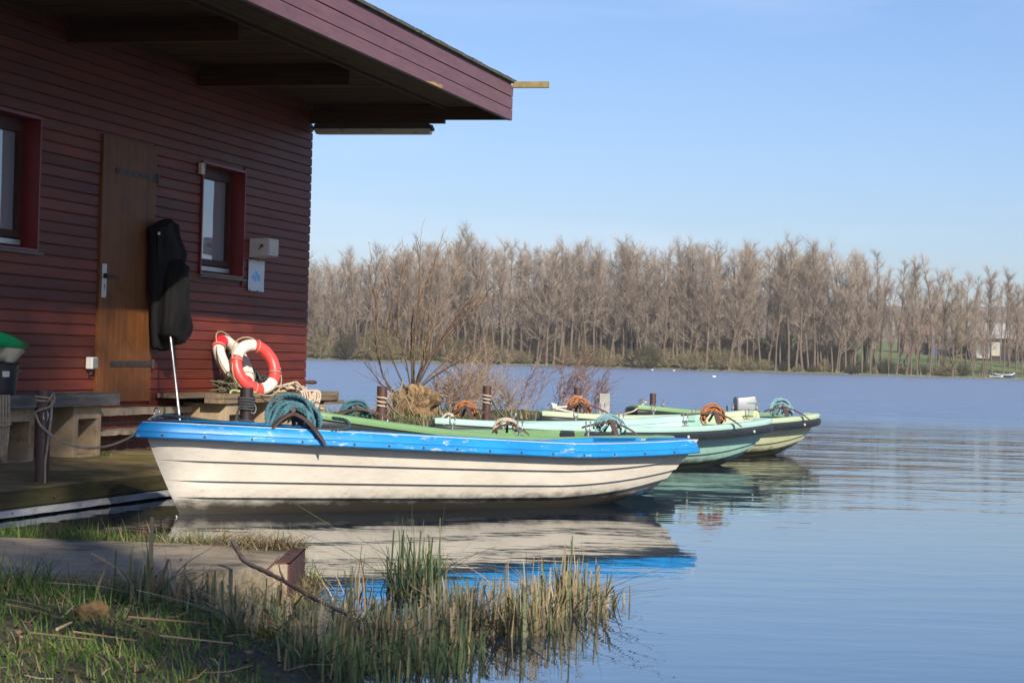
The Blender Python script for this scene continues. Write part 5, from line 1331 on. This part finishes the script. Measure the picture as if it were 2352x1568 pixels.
def tree_proto(seed, Ht=18.0, r0=.24, start=.34, nb=30, ang=.75, blen=3.2, twigs=1.0, tw=.045, stems=1, kind='tree', crown='crown', bark='bark', lean=.0, tlen=1.0, spreadtop=.55):
    rn = random.Random(seed); root = empty(kind, (0, 0, 0)); bt = MB(); bc = MB()
    for s_ in range(stems):
        hd = rn.uniform(0, 6.28); d0 = Vector((math.cos(hd) * (.06 + .12 * (stems > 1)) + lean, math.sin(hd) * .05, 1)).normalized(); hh = Ht * (1 if s_ == 0 else rn.uniform(.65, .95))
        off = Vector((rn.gauss(0, .35), rn.gauss(0, .3), -.4)) if stems > 1 else Vector((0, 0, -.4))
        pts, dirs = limb(bt, off, d0, hh, r0 * (1 if stems == 1 else .75), .03, rn, .045, .03, 12, 7)
        bt.tube([off, off + Vector((0, 0, .9))], [r0 * 1.7, r0 * .9], 7, caps=False)
        for k in range(int(nb / stems ** .5)):
            q = start + (1 - start) * ((k + rn.random()) / (nb / stems ** .5)) ** .9; i = min(11, int(q * 12)); f = q * 12 - i; p = pts[i].lerp(pts[i + 1], min(1, f))
            az = rn.uniform(0, 6.28); a = ang * rn.uniform(.65, 1.2); dd = Vector((math.cos(az) * math.sin(a), math.sin(az) * math.sin(a), math.cos(a)))
            qq = (q - start) / (1 - start); L = blen * (.62 + .55 * math.sin(math.pi * min(1, qq * 1.15) ** .8) - .12 * qq) * rn.uniform(.55, 1.2); rr = max(.025, r0 * .42 * (1 - q) + .02)
            p1, d1 = limb(bt, p, dd, L, rr, .02, rn, .13, .07, 5, 4)
            for j in range(1, 6):
                for _ in range(2):
                    e = (d1[j] + Vector((rn.gauss(0, .55), rn.gauss(0, .55), rn.gauss(.1, .35)))).normalized(); L2 = tlen * rn.uniform(.7, 1.5) * (.6 + .25 * L / blen)
                    p2, d2 = limb(bc, p1[j], e, L2, .022, .010, rn, .16, .05, 3, 3)
                    for t_ in range(1, 4):
                        for _ in range(int(3 * twigs) + (rn.random() < (3 * twigs) % 1)):
                            g = (d2[t_] + Vector((rn.gauss(0, .7), rn.gauss(0, .7), rn.gauss(.1, .5)))).normalized(); L3 = tlen * rn.uniform(.35, 1.0); s2 = g.orthogonal().normalized() * tw * rn.uniform(.35, .75); c = p2[t_]
                            s3 = g.cross(s2); bc.add([c + s2 * .5, c - s2 * .25 + s3 * .43, c - s2 * .25 - s3 * .43, c + g * L3 + Vector((0, 0, rn.uniform(-.05, .1)))], [(0, 1, 3), (1, 2, 3), (2, 0, 3)])
    bt.build('trunk', M[bark], root, fix=False, smooth=180); bc.build('crown', M[crown], root, fix=False)
    return root
def bush_proto(seed, R, H_, n, m, tw=.05, kind='bush'):
    rn = random.Random(seed); root = empty(kind, (0, 0, 0)); b = MB(); bs_ = MB()
    for k in range(n):
        az = rn.uniform(0, 6.28); rr = rn.random() ** .5; top = Vector((math.cos(az) * R * rr, math.sin(az) * R * rr, H_ * (1 - rr ** 2.4) * rn.uniform(.75, 1.05) + .2)); p0 = Vector((top.x * .35, top.y * .35, -.3)); mid = p0.lerp(top, .5) + Vector((0, 0, .12 * H_))
        bs_.tube([p0, mid, top], [.03, .022, .012], 3, caps=False)
        for _ in range(16):
            q = rn.uniform(.25, 1); c = p0.lerp(mid, q * 2) if q < .5 else mid.lerp(top, q * 2 - 1)
            g = Vector((rn.gauss(0, .6), rn.gauss(0, .6), rn.gauss(.5, .5))).normalized(); L3 = rn.uniform(.3, .8); s2 = g.orthogonal().normalized() * tw * rn.uniform(.4, .8); s3 = g.cross(s2)
            b.add([c + s2 * .5, c - s2 * .25 + s3 * .43, c - s2 * .25 - s3 * .43, c + g * L3], [(0, 1, 3), (1, 2, 3), (2, 0, 3)])
    bs_.build('stems', M[m], root, fix=False); b.build('foliage', M[m], root, fix=False); return root
TOP = [(640, 600), (705, 588), (800, 582), (900, 572), (960, 562), (1100, 556), (1300, 555), (1500, 562), (1700, 562), (1850, 566), (1950, 575), (2050, 585), (2150, 600), (2250, 605), (2352, 612), (2500, 615)]
def top_z(x, y):
    px = 1176 + x / y * FPX
    for (a, za), (c, zc) in zip(TOP, TOP[1:]):
        if a <= px <= c: return aty(px, za + (zc - za) * (px - a) / (c - a), y).z
    return 20
protos = []
for i in range(9): protos.append((tree_proto(100 + i, 18, .19 + .03 * (i % 3), .16 + .06 * (i % 4), 26 + 4 * (i % 3), .72 + .10 * (i % 3), 2.7 + .5 * (i % 3), .85, .028, 1 + (i % 3 == 2), kind='alder_tree', tlen=1.2), 18))
slim = [(tree_proto(140 + i, 18, .15, .26, 24, .75, 2.1, .8, .028, 1 + (i == 2), kind='alder_tree', tlen=1.1), 18) for i in range(4)]
KIDS = {id(p): children(p) for p, h in protos + slim}
used_p = set()
rn = random.Random(77); cnt = 0
LAB = {'front': 'bare brown alder in the front row of the wood across the lake', 'mid': 'bare alder inside the wood, seen between the front trunks', 'back': 'bare tree at the back of the wood across the lake', 'edge': 'slim bare alder standing before the green meadow at the right'}
def place_tree(x, y, kind, hs=1.0):
    global cnt
    lst = slim if kind == 'edge' else protos; p, h0 = lst[rn.randrange(len(lst))]
    o = p if id(p) not in used_p else copy_tree(p, KIDS[id(p)])
    used_p.add(id(p)); z = far_z(x, y); s = (top_z(x, y) - z) / h0 * hs
    o.location = (x, y, z); o.rotation_euler = (0, 0, rn.uniform(0, 6.28)); o.scale = (s * rn.uniform(.85, 1.05), s * rn.uniform(.85, 1.05), s)
    tag(o, LAB[kind], 'tree', {'front': 'front row of alders', 'mid': 'alders inside the wood', 'back': 'trees at the back of the wood', 'edge': 'slim alders before the meadow'}[kind]); cnt += 1
x = -44
while x < 60: place_tree(x, shore_y(x) + rn.uniform(.8, 4.5), 'front', rn.uniform(.84, 1.04)); x += rn.uniform(.8, 1.7)
while x < 100: place_tree(x, shore_y(x) + rn.uniform(.8, 4), 'edge', rn.uniform(.76, 1.03)); x += rn.uniform(.5, 1.5)
x = -46
while x < 66: place_tree(x, shore_y(x) + rn.uniform(6, 16), 'mid', rn.uniform(.82, 1.0)); x += rn.uniform(1.0, 2.1)
x = -52
while x < 58: place_tree(x, shore_y(x) + rn.uniform(18, 42), 'back', rn.uniform(.78, .97)); x += rn.uniform(1.2, 2.2)
x = 60
while x < 115: place_tree(x, shore_y(x) + rn.uniform(8, 55), 'back', rn.uniform(.55, .86)); x += rn.uniform(1.1, 2.4)
def single(proto, px, y, hz, label, rz=0.0, wide=1.0, h0=18):
    q = aty(px, 800, y); z = far_z(q.x, y); s = hz / h0; proto.location = (q.x, y, z); proto.scale = (s * wide, s * wide, s); proto.rotation_euler = (0, 0, rz); tag(proto, label, 'tree')
single(tree_proto(201, 18, .26, .30, 34, .42, 3.6, 1.0, .05, 1, 'poplar_tree', 'crown_pale'), 1040, 384, 22.0, 'tallest pale bare tree standing above the wood at the left', 0, 1.05)
single(tree_proto(202, 18, .26, .32, 34, .60, 4.0, 1.0, .05, 2, 'ash_tree', 'crown_pale'), 1815, 386, 20.5, 'pale yellowish crowned bare tree rising above the middle of the wood', 1, 1.1)
single(tree_proto(203, 18, .22, .10, 38, 1.35, 2.8, 1.1, .05, 1, 'lichen_tree', 'crown_lichen', tlen=1.1), 2190, 366, 13.5, 'yellow lichen covered tree with drooping branches before the meadow', 2, 1.0)
single(tree_proto(204, 18, .24, .45, 22, .7, 3.0, 1.0, .05, 1, 'leaning_tree', lean=.42), 2065, 370, 15, 'dark tree leaning strongly to the right over the shore', 0, 1.0)
bprot = [(bush_proto(300 + i, 2.4, 3.2, 120, ['bush', 'bush_green', 'bush', 'bush_green', 'bush_dark'][i], .06)) for i in range(5)]
BK = {id(p): children(p) for p in bprot}; usedb = set()
def place_bush(i, x, y, s, zs):
    p = bprot[i]; o = p if id(p) not in usedb else copy_tree(p, BK[id(p)]); usedb.add(id(p))
    o.location = (x, y, far_z(x, y)); o.scale = (s, s, s * zs); o.rotation_euler = (0, 0, rn.uniform(0, 6.28))
    tag(o, ['low grey brown bush under the alders across the lake', 'low olive budding bush under the alders across the lake', 'low grey brown bush under the alders across the lake', 'low olive budding bush under the alders across the lake', 'small dark evergreen bush under the alders across the lake'][i], 'bush', ['grey brown bushes', 'olive bushes', 'grey brown bushes', 'olive bushes', 'dark bushes'][i] + ' under the alders')
x = -44
while x < 40:
    place_bush(rn.choice((0, 1, 2, 3, 0, 1, 4)), x, shore_y(x) + rn.uniform(.6, 6), rn.uniform(.6, 1.5), rn.uniform(.7, 1.15)); x += rn.uniform(.6, 1.5)
while x < 78: place_bush(rn.choice((0, 2, 4)), x, shore_y(x) + rn.uniform(.6, 4), rn.uniform(.35, .9), rn.uniform(.6, 1.1)); x += rn.uniform(1.1, 2.6)
x = -46
while x < 62: place_bush(rn.choice((0, 2, 0, 2, 1)), x, shore_y(x) + rn.uniform(10, 30), rn.uniform(1.4, 2.4), rn.uniform(.8, 1.3)); x += rn.uniform(1.6, 2.8)
big = bush_proto(350, 5.6, 6.0, 420, 'bush_green', .065); q = aty(868, 800, 367); big.location = (q.x, shore_y(q.x) + 2.6, .2); tag(big, 'large rounded olive willow bush on the far shore at the left', 'bush')
# stones along the far water line
b = MB(); rs = random.Random(4)
for _ in range(260):
    x = rs.uniform(-45, 105); y = shore_y(x) + rs.uniform(-.5, .3); s = rs.uniform(.05, .16); b.box(x - s, x + s, y - s * .6, y + s * .6, -.1, .06 + s * .5)
tag(b.build('shore_stones', pm('pale_shore_stone', (.20, .175, .145), .9, .4)), kind='stuff')

# buildings beyond the meadow
def px_x(px, y): return aty(px, 800, y).x
t = empty('barn', (px_x(2236, 432), 432, far_z(95, 440) - .2)); tag(t, 'barn with broad pale grey roof and cream front beyond the meadow', 'barn')
zb = t.location.z; zw = aty(2240, 772, 432).z - zb; zr = aty(2340, 744, 442).z - zb
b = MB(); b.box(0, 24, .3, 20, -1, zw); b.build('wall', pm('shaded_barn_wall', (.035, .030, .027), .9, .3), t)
b = MB(); b.box(.0, 5.6, -.0, .28, .6, zw - .15); b.build('front_panel', pm('cream_barn_panel', (.36, .33, .24), .8, .15, (.5, .5, .5)), t)
for k in range(4):
    b = MB(); b.box(.5 + k * 1.35, 1.05 + k * 1.35, -.05, -.002, 1.2, zw - .8); b.build('window', pm('blue_grey_panel', (.26, .30, .34), .5, .1), t)
b = MB(); b.box(.6, 3.2, -.3, -.06, .0, 1.0); b.build('white_base', pm('white_block', (.45, .44, .42), .8), t)
b = MB(); b.prism([(-1.2, zw - .1), (10, zr), (21.2, zw - .1), (21.2, zw - .3), (10, zr - .3), (-1.2, zw - .3)], 0, -.9, 26); b.build('roof', pm('pale_grey_roof', (.33, .32, .31), .8, .3, (.4, .1, .1)), t)
t = empty('house', (px_x(2075, 446), 446, far_z(80, 446) - .2)); tag(t, 'small house with red tiled roof half hidden behind the trees', 'house')
zb = t.location.z; zw = aty(2100, 765, 446).z - zb; zr = aty(2100, 738, 446).z - zb
b = MB(); b.box(0, 8.5, 0, 7, -1, zw); b.build('wall', pm('red_brick_wall', (.11, .065, .05), .9, .3, (.6, .6, .6)), t)
b = MB(); b.prism([(-.5, zw - .1), (3.5, zr), (7.5, zw - .1), (7.5, zw - .35), (3.5, zr - .3), (-.5, zw - .35)], 0, -.4, 8.9); b.build('roof', pm('red_tiles', (.15, .075, .055), .8, .3, (.7, .7, .7)), t)
for k in range(3):
    b = MB(); b.box(1 + k * 2.4, 2.1 + k * 2.4, -.06, -.002, zw - 2.2, zw - .9); b.build('window', pm('dark_panes', (.03, .035, .045), .2, .1), t)
t = empty('shed', (px_x(2142, 440), 440, far_z(88, 440) - .2)); tag(t, 'dark blue grey shed beside the red roofed house', 'shed')
zw = aty(2142, 775, 440).z - t.location.z
b = MB(); b.box(0, 4.2, 0, 4, -1, zw); b.build('wall', pm('blue_grey_wall', (.06, .085, .14), .8, .2), t)
b = MB(); b.prism([(-.3, zw), (2, zw + 1.0), (4.3, zw), (4.3, zw - .2), (2, zw + .8), (-.3, zw - .2)], 0, -.2, 4.4); b.build('roof', pm('weathered_sheet_roof', (.30, .31, .32), .7, .2), t)
def beached(px, label, c1, c2, L, dy, sz):
    q = aty(px, 868, shore_y(88) + dy); t = empty('beached_boat', (q.x, q.y, far_z(q.x, q.y) + .02), R_(4)); tag(t, label, 'boat')
    b = MB(); n = 14; vs = []; 
    for i in range(n + 1):
        s = i / n; w = .62 * math.sin(math.pi * min(1, .12 + s * .80)) ** .7; zt_ = .42 + .35 * (2 * s - 1) ** 4 * (1 if s > .5 else .5)
        vs += [(L * s, -w, zt_), (L * s, -w * .7, .08), (L * s, w * .7, .08), (L * s, w, zt_)]
    fs = [(i * 4 + j, i * 4 + j + 1, i * 4 + 5 + j, i * 4 + 4 + j) for i in range(n) for j in range(3)] + [(0, 3, 2, 1), (n * 4, n * 4 + 1, n * 4 + 2, n * 4 + 3)]
    b.add(vs, fs); b.build('hull', c1, t)
    b = MB(); b.tube([(v[0], v[1], v[2]) for v in vs[0::4]], .07, 5); b.tube([(v[0], v[1], v[2]) for v in vs[3::4]], .07, 5); b.build('gunwale', c2, t)
    b = MB()
    for s in (.3, .55, .75): b.box(L * s - .15, L * s + .35, -.5, .5, .36, .42)
    b.build('thwart', M['white'], t); t.scale = (sz, sz, sz)
navy = pm('navy_paint', (.015, .06, .15), .4, .2)
beached(2283, 'blue and white boat lying on the far shore at the right edge', navy, M['white'], 3.6, .2, 1.0)
beached(2272, 'white punt lying beside the blue boat on the far shore', M['white'], navy, 3.2, -.5, .75)
# water birds far out
for i, (px, py, lb) in enumerate(((1498, 851, 'tiny white water bird leftmost of the three on the lake'), (1548, 851, 'tiny white water bird in the middle of the three on the lake'), (1640, 862.5, 'white breasted water bird nearest of the three on the lake'))):
    y = (290, 285, 170)[i]; q = aty(px, py, y); t = empty('water_bird', (q.x, y, 0)); tag(t, lb, 'bird'); t.scale = (.5, .5, .55)
    import bmesh
    bm = bmesh.new(); bmesh.ops.create_uvsphere(bm, u_segments=16, v_segments=10, radius=1)
    for v in bm.verts:
        p_ = v.co.copy(); v.co = Vector((p_.x * .30, p_.y * .14, .08 + p_.z * .12 + .10 * max(0, p_.x) ** 3 * 0 + .06 * max(0, -p_.x) ** 2))
        if p_.x > .75: v.co += Vector((.06, 0, .14))
    b = MB(); b.bm(bm); b.build('body', pm('white_plumage', (.8, .8, .78), .8, .05), t, smooth=180)
    b = MB(); b.tube([(.28, 0, .18), (.33, 0, .26), (.36, 0, .32), (.42, 0, .315)], [.05, .045, .055, .03], 8); b.tube([(.44, 0, .31), (.54, 0, .295)], [.018, .004], 6); b.build('head', pm('dark_plumage', (.06, .045, .04), .8, .2), t, smooth=180)

# ------------------------------------------------------------------ trees behind the photographer that dapple the bank
def shade_tree(x, y, seed, Ht, label, **kw):
    t = tree_proto(seed, Ht, kind='bank_tree', **kw); t.location = (x, y, .1); tag(t, label, 'tree', 'bare trees on the bank behind the photographer'); return t
for (x, y, seed, Ht, kw) in SHADE: shade_tree(x, y, seed, Ht, 'bare tree on the near bank behind the photographer', **kw)
# ------------------------------------------------------------------ spring haze over the lake
b = MB(); b.box(-260, 420, -60, 600, -4, 42); m = bpy.data.materials.new('haze'); m.use_nodes = True
nt = m.node_tree; nt.nodes.remove(nt.nodes['Principled BSDF']); pv = nt.nodes.new('ShaderNodeVolumePrincipled')
pv.inputs['Color'].default_value = (.88, .90, .94, 1); pv.inputs['Density'].default_value = .0002
nt.links.new(pv.outputs[0], nt.nodes['Material Output'].inputs['Volume'])
tag(b.build('haze', m), kind='stuff')
